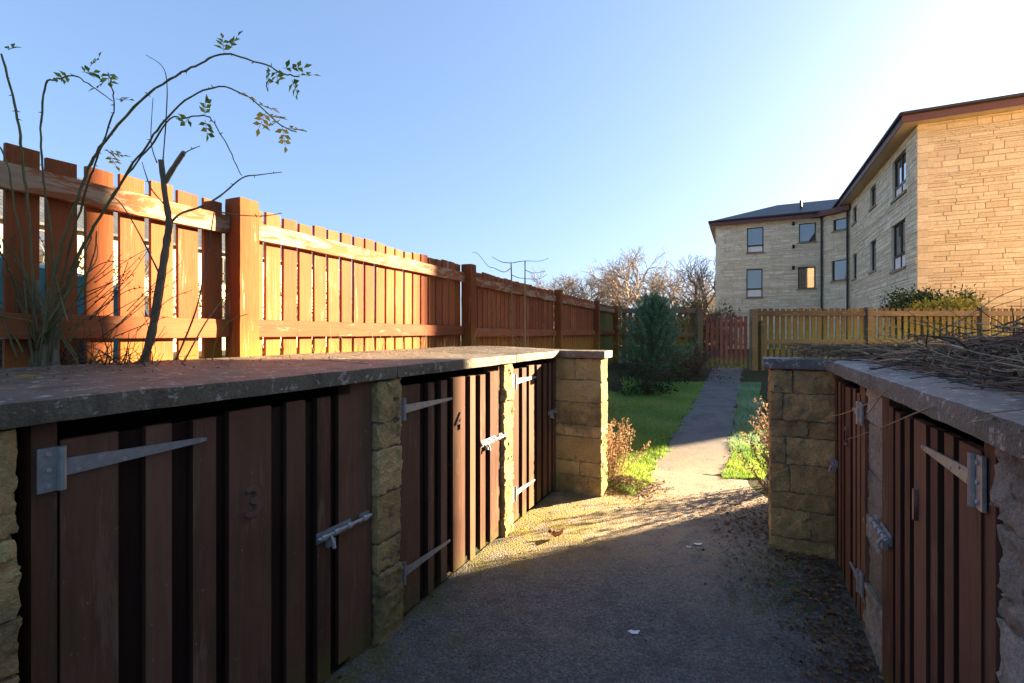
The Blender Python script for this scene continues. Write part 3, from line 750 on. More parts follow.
# eave over the canted corner
b = MB(); fr = lambda o, d, z: I1 + cdir*d + cn*o + ZV*z
b.box(fr, (-.3,.42), (-.25,1.9), (ZE2-.03, ZE2+.24)); b.build('fascia', M['fascia'], BL)
for p, q in ((I1, s_n*.09 + cn*.05), (I2, -DV*.09 + cn*.04)):
    b = MB(); c = p + q; top = ZE2
    b.tube([Vector((c.x, c.y, ZG)), Vector((c.x, c.y, top))], .05, 8)
    for z in (2.5, 4.5, 6.5): b.tube([Vector((c.x, c.y, z)), Vector((c.x, c.y, z+.05))], .068, 8)
    b.build('downpipe', M['gutter'], BL)
for y in (224, 247, 268):
    h = hole_px(I2, wd_, 792, 794.5, y-2, y+1.5); b = MB(); fr = lambda o, d, z: Vector((I2.x,I2.y,0)) + wd_*d - DV*o + ZV*z
    b.box(fr, (.0,.12), (h[0],h[1]), (h[2],h[3])); b.tube([fr(.12,(h[0]+h[1])/2,h[2]+.1), fr(.2,(h[0]+h[1])/2,h[2]+.02)], .07, 8); b.build('wall_vent', M['gutter'], BL)

# block of flats beside the yard, out of frame right: throws the foreground shade and sends sunlight back onto the end wall
NB0 = Vector((9.75, 7.66, 0)); NB = thing('apartment_block', NB0, 'unseen golden sandstone block right of the bin store, throws the foreground shade', 'building')
b = MB(); nbL, nbW, nbH = 13.0, 9.0, 9.2
nh = [(x, x+1.0, z, z+1.3) for z in (1.2, 3.8, 6.4) for x in (1.6, 4.6, 7.6, 10.4)]
stone_wall(b, NB0, NV, DV, nbL, 0, nbH, nh, lens=(.5,1.2), hs=(.15,.22,.3)); stone_wall(b, NB0 - DV*nbW, DV, -NV, nbW, 0, nbH, [], lens=(.5,1.2), hs=(.15,.22,.3))
stone_wall(b, NB0 - DV*nbW, NV, -DV, nbL, 0, nbH, [], lens=(.7,1.4), hs=(.22,.3)); stone_wall(b, NB0 + NV*nbL, -DV, NV, nbW, 0, nbH, [], lens=(.7,1.4), hs=(.22,.3))
b.build('wall', [M['bgoldglow'], M['bmortar']], NB)
for h in nh: window(NB, NB0, NV, DV, h, .3)
b = MB(); p = NB0 - DV*nbW; c = [p - NV*.4 - DV*.4, p + NV*(nbL+.4) - DV*.4, p + NV*(nbL+.4) + DV*(nbW+.15), p - NV*.4 + DV*(nbW+.15)]
r0 = p + NV*4.5 + DV*4.5 + ZV*(nbH+2); r1 = p + NV*8.5 + DV*4.5 + ZV*(nbH+2); c = [q + ZV*nbH for q in c]
b.v += c + [r0, r1]; b.face((0,1,5,4)); b.face((1,2,5)); b.face((2,3,4,5)); b.face((3,0,4)); b.face((3,2,1,0)); b.build('roof', M['slate'], NB)

def house(name, p, ax, L, Wd, he, hr, wallm, label, win=()):
    ay = Vector((-ax.y, ax.x, 0)); h = thing(name, p, label, 'house'); fr = lambda u, v, z: p + ax*u + ay*v + ZV*z
    b = MB(); v = [fr(0,0,-.5), fr(L,0,-.5), fr(L,Wd,-.5), fr(0,Wd,-.5), fr(0,0,he), fr(L,0,he), fr(L,Wd,he), fr(0,Wd,he), fr(0,Wd/2,hr), fr(L,Wd/2,hr)]
    b.v += v
    for f in ((0,1,5,4), (2,3,7,6), (1,2,6,9,5), (3,0,4,8,7)): b.face(f)
    b.build('wall', wallm, h)
    b = MB(); e = .35; k = (hr-he)/(Wd/2)
    for s in (0, 1):
        vv = -e if s == 0 else Wd+e; zz = he - e*k
        q = [fr(-e,vv,zz+.05), fr(L+e,vv,zz+.05), fr(L+e,Wd/2,hr+.05), fr(-e,Wd/2,hr+.05)]; q2 = [x + ZV*.12 for x in q]
        b.hexa(q + q2)
    r = b.build('roof', M['slate'], h)
    c = MB(); c.box(fr, (L*.2,L*.2+.8), (Wd/2-.35,Wd/2+.35), (hr-.3,hr+1.1)); c.build('chimney', wallm, r)
    for u, z, ww, hh in win:
        b = MB(); b.box(fr, (u,u+ww), (-.03,.05), (z,z+hh)); wn = b.build('window', M['frame'], h)
        g = MB(); g.box(fr, (u+.07,u+ww-.07), (-.04,-.032), (z+.07,z+hh-.07)); g.build('pane', M['glass'], wn)
house('house', Vector(((692-512)/FPX*62, 62, .4)), Vector((.36,.93,0)).normalized(), 9, -7, 3.9, 6.6, M['cream'], 'small cream house whose gable shows between bare trees and flats')
house('terraced_house', W(-26, 3, .8), DV, 22, 8, 5.2, 8.2, M['cream'], 'pale rendered terrace glimpsed through the sunlit fence', [(u, z, 1.3, 1.5) for u in (2,6,10,14,18) for z in (.9, 3.3)])

# ------------------------------------------------------------------ car beyond the left fence
def car():
    z0 = .9; root = thing('parked_car', W(-4.9, .7, z0), 'teal car parked behind the left fence, glimpsed between the pickets', 'car')
    fr = lambda o, d, z: W(-4.95 - 1.7 + o, d - 1.55, z + z0)      # o 0..1.7 across, d 0..4.2 along (nose at 4.2)
    prof = [(.05,.42),(0,.62),(.06,.95),(.3,1.42),(.75,1.56),(1.9,1.58),(2.5,1.5),(3.2,1.08),(3.75,.98),(4.08,.82),(4.2,.58),(4.15,.3),(.1,.28)]
    b = MB(); n = len(prof); rows = [(0,.06),(.1,0),(.85,-.02),(1.6,0),(1.7,.06)]
    for o, ins in rows:
        for d, z in prof:
            t = sstep(.9, 1.5, z); b.v.append(fr(.85 + (o-.85)*(1-.14*t), d + (ins if d < 2 else -ins), z - ins*.5))
    for i in range(len(rows)-1):
        for k in range(n): b.face((i*n+k, i*n+(k+1)%n, (i+1)*n+(k+1)%n, (i+1)*n+k))
    b.face(tuple(range(n))); b.face(tuple((len(rows)-1)*n + k for k in reversed(range(n))))
    b.build('body', M['teal'], root, False)
    for s in (0, 1):
        for wn in ([(.35,1.02),(.45,1.38),(1.35,1.46),(1.35,1.02)], [(1.42,1.02),(1.42,1.46),(2.35,1.42),(2.85,1.05)]):
            g = MB(); pts = []
            for d, z in wn:
                t = sstep(.9, 1.5, z); w_ = .85*(1-.14*t) + .012; pts.append(fr(.85 + (w_ if s else -w_), d, z))
            g.v += pts + [q + NV*(.008 if s else -.008) for q in pts]
            for f in ((0,1,2,3),(7,6,5,4),(0,1,5,4),(1,2,6,5),(2,3,7,6),(3,0,4,7)): g.face(f)
            g.build('side_window', M['carglass'], root)
        for d in (.8, 3.35):
            t = MB(); c = fr(1.64 if s else .06, d, .3); t.tube([c - NV*.09, c + NV*.09], .3, 24); ty = t.build('wheel', M['tyre'], root)
            t = MB(); t.tube([c - NV*.095, c + NV*.095], .19, 16); t.build('rim', M['zinc'], ty)
        h = MB(); h.rough(fr, (1.25,1.6) if s else (.1,.45), (3.98,4.14), (.62,.76), .0, .03, .05); h.build('headlight', M['lamp'], root, True)
    g = MB(); q = [fr(.2,2.55,1.49), fr(1.5,2.55,1.49), fr(1.58,3.15,1.14), fr(.12,3.15,1.14)]; g.hexa(q + [x + ZV*.03 for x in q]); g.build('windscreen', M['carglass'], root)
car()

# ------------------------------------------------------------------ plants
def rv(s=1.0): return Vector((random.uniform(-s,s), random.uniform(-s,s), random.uniform(-s,s)))
def spline(pts, k=4):
    pts = [Vector(p) for p in pts]; out = []
    for i in range(len(pts)-1):
        p0 = pts[max(i-1,0)]; p1 = pts[i]; p2 = pts[i+1]; p3 = pts[min(i+2,len(pts)-1)]
        for j in range(k):
            t = j/k; out.append(.5*((2*p1) + (p2-p0)*t + (2*p0-5*p1+4*p2-p3)*t*t + (-p0+3*p1-3*p2+p3)*t*t*t))
    return out + [pts[-1]]
def cane(b, px, Y0, Y1, r0, r1, thorns=0, m=0, jit=.0):
    n = len(px); pts = spline([P(x, y, Y0 + (Y1-Y0)*i/(n-1)) for i, (x, y) in enumerate(px)], 5)
    pts = [p + rv(jit) for p in pts]; L = len(pts)
    b.tube(pts, [(r0 + (r1-r0)*i/(L-1))*random.uniform(.88,1.12) for i in range(L)], 6, m)
    for k in range(thorns):
        i = random.randrange(1, L-1); t = (pts[i+1]-pts[i]).normalized(); s = t.cross(rv()).normalized(); q = pts[i]
        b.tube([q, q + s*.012 - t*.004], [.0025, .0004], 4, m)
    return pts
def spray(b, p, dr, n=5, L=.028, m=0):
    """compound rose leaf"""
    dr = dr.normalized(); sd = dr.cross(ZV + rv(.5)).normalized(); up = sd.cross(dr)
    for k in range(n):
        c = p + dr*L*.62*(k//2 + .6); s = 1 if k % 2 else -1
        d = dr*.5 + sd*s if k < n-1 else dr
        b.leaf(c, d + rv(.25), up + rv(.3), L*random.uniform(.8,1.25), L*random.uniform(.45,.65), m)
    b.tube([p, p + dr*L*.62*(n/2)], .0009, 4, m)
rose = thing('rose_bush', P(42, 366, 1.82), 'tall leggy rose bush with thorny green canes against the shaded fence', 'shrub')
b = MB()
C = {}
cs_ = [([(36,362),(34,310),(30,232),(25,180),(20,135),(12,95),(2,54)], 1.86,1.62,.0065,.0035,22),
 ([(44,362),(50,300),(53,255),(47,205),(42,165),(41,120),(46,84),(58,79),(74,76),(92,86),(112,101)],1.86,1.7,.006,.002,20),
 ([(48,362),(58,300),(70,245),(86,190),(97,158),(107,130),(113,112),(113,92),(108,72)],1.84,1.72,.0055,.002,14),
 ([(40,362),(50,300),(60,250),(75,205),(88,169),(105,141),(141,100),(176,76),(200,64),(225,54),(260,63),(283,73),(299,77)],1.86,1.55,.0075,.0022,30),
 ([(54,362),(68,290),(84,245),(110,200),(130,169),(150,140),(169,116),(197,93),(225,87),(253,100),(281,125),(296,132)],1.86,1.6,.006,.002,12),
 ([(54,362),(62,300),(80,250),(105,210),(128,174),(150,146),(170,119),(183,118),(207,116),(218,130),(232,155),(241,176)],1.88,1.72,.005,.0018,10),
 ([(32,362),(26,300),(21,240),(14,207),(9,169),(-4,140)],1.84,1.7,.005,.003,10),
 ([(46,340),(30,322),(12,318),(-10,312)],1.84,1.65,.004,.003,4), ([(38,350),(20,300),(6,262),(-8,240)],1.84,1.6,.005,.003,8),
 ([(44,335),(60,318),(76,300),(90,268),(98,232)],1.84,1.74,.005,.0025,8), ([(46,330),(58,290),(80,262),(92,236)],1.82,1.8,.004,.002,8),
 ([(36,330),(26,282),(8,250),(0,236)],1.8,1.7,.0045,.002,8), ([(50,345),(66,330),(96,312),(118,285),(128,262)],1.86,1.82,.004,.0015,6)]
for i, (q, y0, y1, r0, r1, th) in enumerate(cs_): C[i] = cane(b, q, y0, y1, r0*.86, r1*.86, th, 0, .0025)
for k in range(26):                                          # short side canes low in the bush
    x = random.uniform(14, 80); a = random.uniform(-.9, .9); L = random.uniform(30, 110); y = random.uniform(315, 366); Y = random.uniform(1.76, 1.92)
    cane(b, [(x,y), (x+a*L*.35, y-L*.4), (x+a*L*.8+random.uniform(-8,8), y-L*.75), (x+a*L+random.uniform(-14,14), y-L)], Y, Y-random.uniform(-.08,.1), random.uniform(.0018,.0038), .001, 5)
b.build('canes', M['cane'], rose)
b = MB()
for px in ([(36,366),(40,330),(37,300),(36,280)], [(46,366),(46,335),(42,305)], [(56,366),(55,330),(60,305)], [(30,366),(27,335),(30,308)]): cane(b, px, 1.86, 1.86, .014, .008)
b.build('stump', M['bark'], rose, True)
b = MB()
for (x, y, dx, dy, Y, k, m) in [(8,50,1,-.1,1.62,4,0),(70,76,-1,.3,1.7,5,0),(82,72,1,.1,1.7,6,0),(90,66,.6,-.6,1.7,5,0),(108,72,.3,1,1.72,6,0),(106,80,-.5,.8,1.72,5,0),(116,99,1,.1,1.7,5,0),
     (224,52,-.3,-1,1.6,7,0),(230,48,.5,-.6,1.6,5,0),(268,66,0,1,1.55,7,0),(276,70,.3,1,1.55,6,0),(283,68,1,-.2,1.55,7,0),(292,80,.4,1,1.55,6,0),(298,75,1,-.2,1.55,5,0),
     (205,116,.2,-1,1.72,6,0),(205,120,0,1,1.72,6,0),(190,118,-.8,.4,1.72,4,0),
     (104,150,1,.3,1.72,7,1),(110,156,.7,1,1.72,5,1),(258,104,1,.3,1.6,6,1),(266,112,-.3,1,1.6,7,1),(270,116,.8,.3,1.6,6,1),(282,126,0,1,1.6,7,1),(288,128,1,.2,1.6,6,1),(280,120,-.6,.6,1.6,5,1),(238,93,1,.3,1.6,3,1)]:
    p = P(x, y, Y); spray(b, p, Vector((dx, random.uniform(-.4,.4), -dy)), k, .028, m)
b.build('leaves', [M['rose'], M['roseyellow']], rose, recalc=False)

sap = thing('sapling', P(145, 364, 2.08), 'lopped grey sapling with a cut top beside the lit fence post', 'sapling')
b = MB()
cane(b, [(143,364),(152,332),(160,285),(167,240),(169,222),(165,195),(161,160)], 2.08, 2.0, .017, .011)
cane(b, [(165,182),(172,170),(184,152)], 2.02, 1.98, .010, .009); b.build('trunk', M['bark'], sap, True)
b = MB()
cane(b, [(168,226),(180,214),(200,207),(220,196),(242,178),(258,175),(282,172)], 2.05, 1.95, .006, .0015, 6)
cane(b, [(180,156),(190,150),(200,146)], 1.98, 1.96, .003, .0015, 8)
cane(b, [(163,160),(166,120),(167,84),(162,66),(146,55)], 2.0, 1.9, .0025, .001); cane(b, [(157,163),(151,141),(153,98)], 2.0, 1.94, .0025, .001)
cane(b, [(165,205),(152,190),(146,175),(142,162)], 2.02, 2.0, .003, .0015, 3)
cane(b, [(160,275),(140,235),(122,205),(110,195)], 2.05, 1.96, .004, .0015, 5); cane(b, [(200,207),(230,214),(262,216),(282,213)], 2.02, 1.95, .003, .0012, 6)
cane(b, [(176,360),(196,310),(206,262),(215,206)], 2.1, 2.02, .004, .0018, 6)
b.build('branches', M['bark'], sap)
b = MB()
cane(b, [(185,360),(206,322),(228,294)], 2.08, 2.02, .0035, .002); b.build('pale_shoot', M['pale'], sap)
b = MB(); cane(b, [(212,360),(218,336),(232,320),(248,314)], 2.08, 2.0, .0035, .0015)
tag(b.build('bramble_shoot', M['roseyellow']), 'single arching yellow shoot at the foot of the lit fence post', 'shoot')

b = MB()
for k in range(150):
    x = random.gauss(75, 48); y0 = 366; Y = 2.0 + random.uniform(-.12, .1)
    if x < -20 or x > 235: continue
    q = [(x, y0)]; a = random.uniform(-1.4, 1.4); L = random.uniform(14, 60)*(1 if x < 140 else .7)
    for j in range(4): a += random.uniform(-.5,.5); q.append((q[-1][0] + math.sin(a)*L/4, q[-1][1] - abs(math.cos(a))*L/4))
    cane(b, q, Y, Y - random.uniform(-.03,.14), random.uniform(.0012,.0028), .0008, 0, 0)
for k in range(18):
    x = random.uniform(60, 150); y = random.uniform(280, 345)
    cane(b, [(x,y), (x+30,y-12-random.uniform(0,20)), (x+55,y-20-random.uniform(0,40))], 2.02, 1.9, .002, .001, 4)
tag(b.build('dry_brambles', M['twig']), 'tangle of dry brown bramble stems along the foot of the left fence', 'brambles', kind='stuff')
b = MB()
for k in range(46):
    t = random.uniform(.3, 4.2); p = fA + fdir*t + fnv*random.uniform(.02,.1); p.z = 1.12
    dr = Vector((random.uniform(-.5,.5), random.uniform(-.5,.5), 1)).normalized(); L = random.uniform(.12,.38)
    pts = [p, p + dr*L*.5 + rv(.02), p + dr*L + rv(.05)]; b.tube(pts, [.0022,.0016,.0009], 5)
    if random.random() < .6: b.tube([pts[1], pts[1] + rv(.06) + ZV*.06], [.0014,.0007], 4)
tag(b.build('dry_stalks', M['pale']), 'thin straw-coloured dead stalks at the base of the sunlit fence', 'dead stalks', kind='stuff')

def twiggy(b, p, h, n, spread, r=.004, kink=.25, sub=3, arch=0.0):
    for k in range(n):
        a = random.uniform(0, 6.283); dr = Vector((math.cos(a)*spread, math.sin(a)*spread, 1)).normalized(); L = h*random.uniform(.6,1.05); q = p + rv(.04); q.z = p.z
        pts = [q]
        for j in range(6): dr = (dr + rv(kink)*.5 + Vector((math.cos(a),math.sin(a),-.8))*arch).normalized(); pts.append(pts[-1] + dr*L/6)
        b.tube(pts, [r*(1-.14*j) for j in range(7)], 5)
        for s in range(sub):
            i = random.randrange(2,6); d2 = (dr + rv(.9)).normalized(); b.tube([pts[i], pts[i]+d2*L*.15, pts[i]+(d2+rv(.4))*L*.28], [r*.5,r*.35,r*.15], 4)
ps = P(518, 345, 5.05); ps.z = gz(ps.x, ps.y)
esp = thing('trained_shrub', ps, 'bare trained shrub with two upright stems and short side arms before the fence', 'shrub'); b = MB()
for q in ([(513,372),(512,330),(512,295),(511,262)], [(526,372),(525,330),(525,290),(525,261)]): cane(b, q, 5.05, 5.05, .009, .006)
b.build('stems', M['bark'], esp); b = MB()
for q in ([(511,263),(502,262),(494,258),(492,256)], [(512,263),(524,261),(540,261),(549,258)], [(512,275),(520,278),(538,279),(547,274)], [(511,268),(504,272),(494,268),(488,266),(478,254),(472,252)], [(525,270),(534,273),(545,271)], [(525,300),(535,306),(548,292)], [(512,310),(500,322),(488,330)], [(512,330),(498,322),(486,296)], [(525,340),(545,322),(552,300)]):
    cane(b, q, 5.05, 5.0, .0042, .0018)
b.build('side_arms', M['bark'], esp)
pr = W(-1.95, 5.0); pr.z = gz(pr.x, pr.y)
dw = thing('dogwood', pr, 'reddish arching bare shrub behind the left return wall', 'shrub'); b = MB()
for k in range(4): twiggy(b, pr + rv(.25)*Vector((1,1,0)).length/1.4, 1.25, 9, .75, .004, .35, 4, .22)
b.build('stems', M['redstem'], dw)

def leafball(b, c, rx, ry, rz, n, L, m=(0,), clump=22, up=.3, lobes=7):
    ks = [Vector((max(-1,min(1,random.gauss(0,.5)))*rx, random.gauss(0,.5)*ry, random.uniform(-.8,1)*rz)) for _ in range(clump)]
    for k in range(n):
        q = random.choice(ks); p = c + q + Vector((random.gauss(0,.2)*rx, random.gauss(0,.2)*ry, random.gauss(0,.19)*rz))
        b.leaf(p, rv() + ZV*up + (p-c).normalized()*.6, rv(), L*random.uniform(.6,1.3), L*.5*random.uniform(.7,1.3), random.choice(m))
# conifer bush
cp = Vector((3.30, 11.2, 0)); cp.z = gz(cp.x, cp.y)
cb = thing('conifer_bush', cp, 'dense blue-green conifer bush in the corner of the fence', 'conifer'); b = MB()
b.tube([cp, cp + ZV*1.6], [.07,.02], 8); b.build('trunk', M['bark'], cb); b = MB()
br = MB()
for k in range(190):
    t = (k/190)**1.15; a = k*2.4 + random.uniform(-.5,.5); z = .08 + 1.62*t; L = (.84*(1-t)**.55 + .16)*random.choice((.7,.85,1,1.05,1.25))
    d = Vector((math.cos(a), math.sin(a), .25 + .9*t)).normalized(); q = cp + ZV*z; pts = [q]
    for j in range(6): d = (d + rv(.14) + ZV*.05).normalized(); pts.append(pts[-1] + d*L/6)
    br.tube(pts, [.008*(1-.14*j) for j in range(7)], 4)
    for j in range(220):
        u = random.random()**.6*5.99; i0 = int(u); p = pts[i0].lerp(pts[i0+1], u-i0); sd = (d + rv(.95)).normalized()
        p = p + rv(.055)*(1.1-u/8); tip = u > 4.2 and random.random() < .6
        b.leaf(p, sd, rv(), random.uniform(.026,.055), random.uniform(.008,.016), 1 if tip or random.random() < .12 else 0)
br.build('branches', M['bark'], cb)
b.build('foliage', [M['conifer'], M['conifer_hi']], cb, recalc=False)
for (x, y, s, lab) in ((2.55, 8.9, .55, 'dark low evergreen clump by the far end of the left fence'), (3.95, 10.75, .85, 'dark leafless low bush in front of the conifer')):
    c = Vector((x, y, gz(x,y))); t = thing('low_shrub', c, lab, 'shrub', ); b = MB(); twiggy(b, c, .75, 34, .8, .005, .4, 4); b.build('stems', M['twig'], t)
    b = MB(); leafball(b, c + ZV*.22, s, s*.8, .3, 1300 if y < 9 else 700, .06, (0,), 24); b.build('leaves', M['holly'] if y < 9 else M['scrub'], t, recalc=False)
c = Vector((4.35, 11.4, 0)); c.z = gz(c.x, c.y)
t = thing('low_shrub', c, 'brown twiggy shrub between the conifer and the gate post', 'shrub'); b = MB(); twiggy(b, c, .8, 60, .55, .005, .4, 5); b.build('stems', M['twig'], t)
b = MB(); leafball(b, c + ZV*.28, .5, .4, .28, 700, .055); b.build('leaves', M['scrub'], t, recalc=False)
c = Vector((6.3, 11.6, 0)); c.z = gz(c.x, c.y)
t = thing('low_shrub', c, 'small dark clump at the foot of the right gate post', 'shrub'); b = MB(); twiggy(b, c, .55, 26, .6, .006, .4, 4); b.build('stems', M['dark'], t)
# dried shrubs by the return walls
def dried(c, h, rx, n, lab, nst, mat='dryleaf'):
    c = Vector((c.x, c.y, gz(c.x, c.y))); t = thing('dried_shrub', c, lab, 'shrub'); b = MB(); lv = MB()
    for k in range(nst):
        a = random.uniform(0, 6.283); dr = Vector((math.cos(a)*.3, math.sin(a)*.3, 1)); p = c + Vector((random.uniform(-rx,rx), random.uniform(-rx,rx), 0))*.6; pts = [p]; L = h*random.uniform(.6,1)
        for j in range(5): dr = (dr.normalized() + rv(.22)); pts.append(pts[-1] + dr.normalized()*L/5)
        b.tube(pts, [.004,.0036,.003,.0024,.0018,.001], 5)
        for j in range(n//nst):
            i = random.randrange(1, 5); q = pts[i].lerp(pts[i+1], random.random()); lv.leaf(q + rv(.02), rv() + ZV*.6, rv(), random.uniform(.018,.04), random.uniform(.008,.016))
    b.build('stems', M['pale'] if mat == 'dryleaf' else M['twig'], t); lv.build('leaves', M[mat], t, recalc=False)
dried(W(-1.13, 4.42), .72, .14, 2300, 'dry golden-leaved shrub beside the left return wall', 30)
dried(W(.30, 4.25), .85, .17, 2200, 'dry brown shrub directly behind the right return wall', 34, 'dryleaf')
dried(W(.40, 5.1), .85, .18, 1700, 'thin dry shrub along the right-hand grass verge', 34, 'dryleaf')
# evergreen shrubs before the end wall
for (x, y, rx, rz, mat, lab) in ((12.7, 14.6, 1.25, .75, 'holly', 'dark evergreen shrub at the corner of the glow-tinted end wall'), (12.35, 13.7, .75, .55, 'yellowleaf', 'yellow variegated shrub rising over the right fence')):
    c = Vector((x, y, .44)); t = thing('garden_shrub', c, lab, 'shrub'); b = MB(); twiggy(b, c, 1.6, 26, .5, .015, .3, 3); b.build('stems', M['twig'], t)
    b = MB(); leafball(b, c + ZV*(1.35 if mat == 'holly' else 1.25), rx*.85, .6, rz*.9, 9000, .1, (0,), 70); b.build('leaves', M[mat], t, recalc=False)

# bare trees
def bare_tree(p, H, seed, label, spread=.5, mat='treebark', bush=False):
    rs = random.getstate(); random.seed(seed)
    t = thing('bare_tree', p, label, 'tree', 'bare winter trees beyond the fence'); tr = MB(); cr = MB()
    def grow(q, d, L, r, lev):
        pts = [q]; k = 3 if lev < 4 else 2
        for j in range(k): d = (d + rv(.16 + .05*lev) + ZV*.05).normalized(); pts.append(pts[-1] + d*L/k)
        (tr if lev == 0 else cr).tube(pts, [r*(1-.4*j/k) for j in range(k+1)], 6 if lev < 2 else 3, 0, None, False)
        if lev >= 7: return
        nb = 3
        for j in range(nb):
            if lev >= 4 and random.random() < .22: continue
            s = pts[-1] if j < 2 else pts[random.randrange(1, len(pts))]
            grow(s, (d + rv(spread + .1)*1.0).normalized(), L*random.uniform(.66,.88), r*.66, lev+1)
    grow(p, Vector((0,0,1)), H*.25, H*.026, 0)
    tr.build('trunk', M[mat], t, True); cr.build('crown', M[mat], t); random.setstate(rs)
for k, (px, Y, H, lab, sp) in enumerate([(648, 36, 8.6, 'largest bare tree, rounded crown above the conifer bush', .62), (694, 34, 7.2, 'bare tree with open branches just left of the flats', .6), (598, 40, 7.4, 'bare tree left of the largest, rising over the left fence', .55),
                                  (565, 46, 7.0, 'small distant bare tree second from the left above the fence', .6), (546, 44, 6.6, 'small bare tree furthest left, its top just over the fence', .62), (580, 38, 7.2, 'low bare tree with a broad crown over the third fence post', .62), (634, 60, 9.5, 'faint far bare tree seen through the crown of the largest', .6), (622, 52, 8.6, 'faint bare tree between the two left-hand trees', .6), (672, 50, 9.2, 'tall thin bare tree behind the gap right of the largest', .55), (710, 46, 7.0, 'bare tree half hidden by the end of the flats', .55)]):
    bare_tree(Vector(((px-512)/FPX*Y, Y, .4)), H, 40+k, lab, sp)
for (px, Y, wdt, h, lab) in ((600, 30, 5, 2.6, 'brown hedge beyond the far left fence corner'), (700, 27, 3.2, 2.6, 'golden bushy scrub left of the flats'), (655, 33, 5, 2.6, 'brown hedge below the bare trees')):
    c = Vector(((px-512)/FPX*Y, Y, .4)); t = thing('hedge', c, lab, 'hedge'); b = MB()
    for q in range(5): twiggy(b, c + Vector((random.uniform(-wdt,wdt)*.4,0,0)), h, 14, .4, .02, .3, 4)
    b.build('stems', M['treebark'], t); b = MB(); leafball(b, c + ZV*h*.5, wdt*.55, 1.0, h*.5, 5000, .17, (0,), 60); b.build('leaves', M['hedge'], t, recalc=False)
c = W(-12, 4, .9); t = thing('hedge', c, 'bare brown hedge between the parked car and the terrace', 'hedge'); b = MB()
for q in range(40): twiggy(b, W(-12 + random.uniform(-.4,.4), -2 + q*.42, .9), 2.4, 6, .4, .012, .3, 4)
b.build('stems', M['treebark'], t); b = MB()
for q in range(12): leafball(b, W(-12, -1.5 + q*1.35, 2.0), .8, .8, .8, 500, .1, (0,), 16)
b.build('leaves', M['hedge'], t, recalc=False)

# ------------------------------------------------------------------ dead vine on the right bin store
b = MB()
def vine(p, dr, L, r, m, sag=.03, kink=.22, segs=7):
    pts = [p]; d = dr.normalized()
    for j in range(segs):
        d = (d + rv(kink) + ZV*(-sag)).normalized(); q = pts[-1] + d*L/segs
        oo = -(q.dot(NV) - NR)                               # outward of the face
        if oo < .05 and q.z < 1.25: q.z = 1.25 + random.uniform(0,.01)
        pts.append(q)
    b.tube(pts, [r*(1-.6*j/segs) for j in range(segs+1)], 4, m)
for k in range(3600):
    d = random.uniform(.6, 3.62); dep = random.uniform(.14, 1.15)
    if d > 2.9: dep = random.uniform(.12, 1.1)
    hump = .25*sstep(.08,.45,dep)*(1-.6*sstep(2.2,3.4,d))*(.8+.5*noise.noise(Vector((d*2,dep*2,0))))
    z = 1.25 + random.random()**1.3*max(.02,hump)
    a = random.gauss(.2, .55); dr = DV*math.cos(a)*random.choice((-1,1)) + NV*math.sin(a) + ZV*random.uniform(-.1,.22)
    vine(W(NR + dep, d, z), dr, random.uniform(.12,.55), random.choice((.0010,.0014,.0018,.0026,.0042,.006)), 1 if random.random() < .22 else 0)
for k in range(700):                                         # over the return wall coping
    n = random.uniform(-.12, .55); d = random.uniform(3.5, 3.75); a = random.uniform(0, 6.283)
    vine(W(NR+n-.1, d, 1.25 + random.random()*.08), Vector((math.cos(a), math.sin(a), .1)), random.uniform(.06,.2), random.uniform(.001,.002), 1 if random.random() < .2 else 0, .05)
tag(b.build('dead_vine', [M['dark'], M['pale']]), 'heap of dark dead vine cuttings lying on the right bin store', 'dead vine', kind='stuff')
b = MB()
for k in range(9500):
    d = random.uniform(.7, 3.66); dep = random.uniform(.16, 1.15); hump = .15*sstep(.12,.6,dep)*(1-.6*sstep(2.2,3.4,d))
    if noise.noise(Vector((d*3, dep*3, 7))) < -.1: continue
    b.leaf(W(NR+dep, d, 1.248 + random.random()*max(.015, hump)), rv(), rv(), random.uniform(.015,.04), random.uniform(.008,.018), 0)
tag(b.build('dead_leaves', M['brownleaf'], recalc=False), 'withered leaves caught among the vine cuttings on the right coping', 'dead leaves', kind='stuff')
for k, (q, lab) in enumerate([([(925,378),(905,385),(875,400),(848,412),(826,418)], 'short pale stem lying highest on the right coping edge'), ([(935,372),(905,378),(885,392),(858,428)], 'pale stem bent down over the right coping, second of the overhanging stems'), ([(1040,392),(985,396),(930,408),(880,428),(846,440)], 'long pale stem arching over the right coping edge'), ([(1040,415),(1010,416),(990,419),(965,424)], 'pale stem nearest the camera on the right coping')]):
    b = MB(); n = len(q); pts = []
    for i, (x, y) in enumerate(q):
        d = FR.dpx(x, .06 if i > 1 else -.1); base = FR(.06 if i > 1 else -.1, d, 0); pts.append(P(x, y, base.y))
    b.tube(spline(pts, 5), [.0032 - .002*i/(5*(n-1)) for i in range(5*(n-1)+1)], 6); tag(b.build('dry_stem', M['pale']), lab, 'stem', 'overhanging dry stems')
for k, (q, Y0, Y1, lab) in enumerate([([(890,352),(940,330),(985,310),(1030,296)], 2.6, 2.3, 'lower bare stem rising from the vine heap against the right fence'), ([(900,345),(950,326),(1000,296),(1030,286)], 2.5, 2.2, 'upper bare stem rising from the vine heap against the glow-tinted wall')]):
    b = MB(); cane(b, q, Y0, Y1, .0022, .0012); tag(b.build('dry_stem', M['dark']), lab, 'stem')

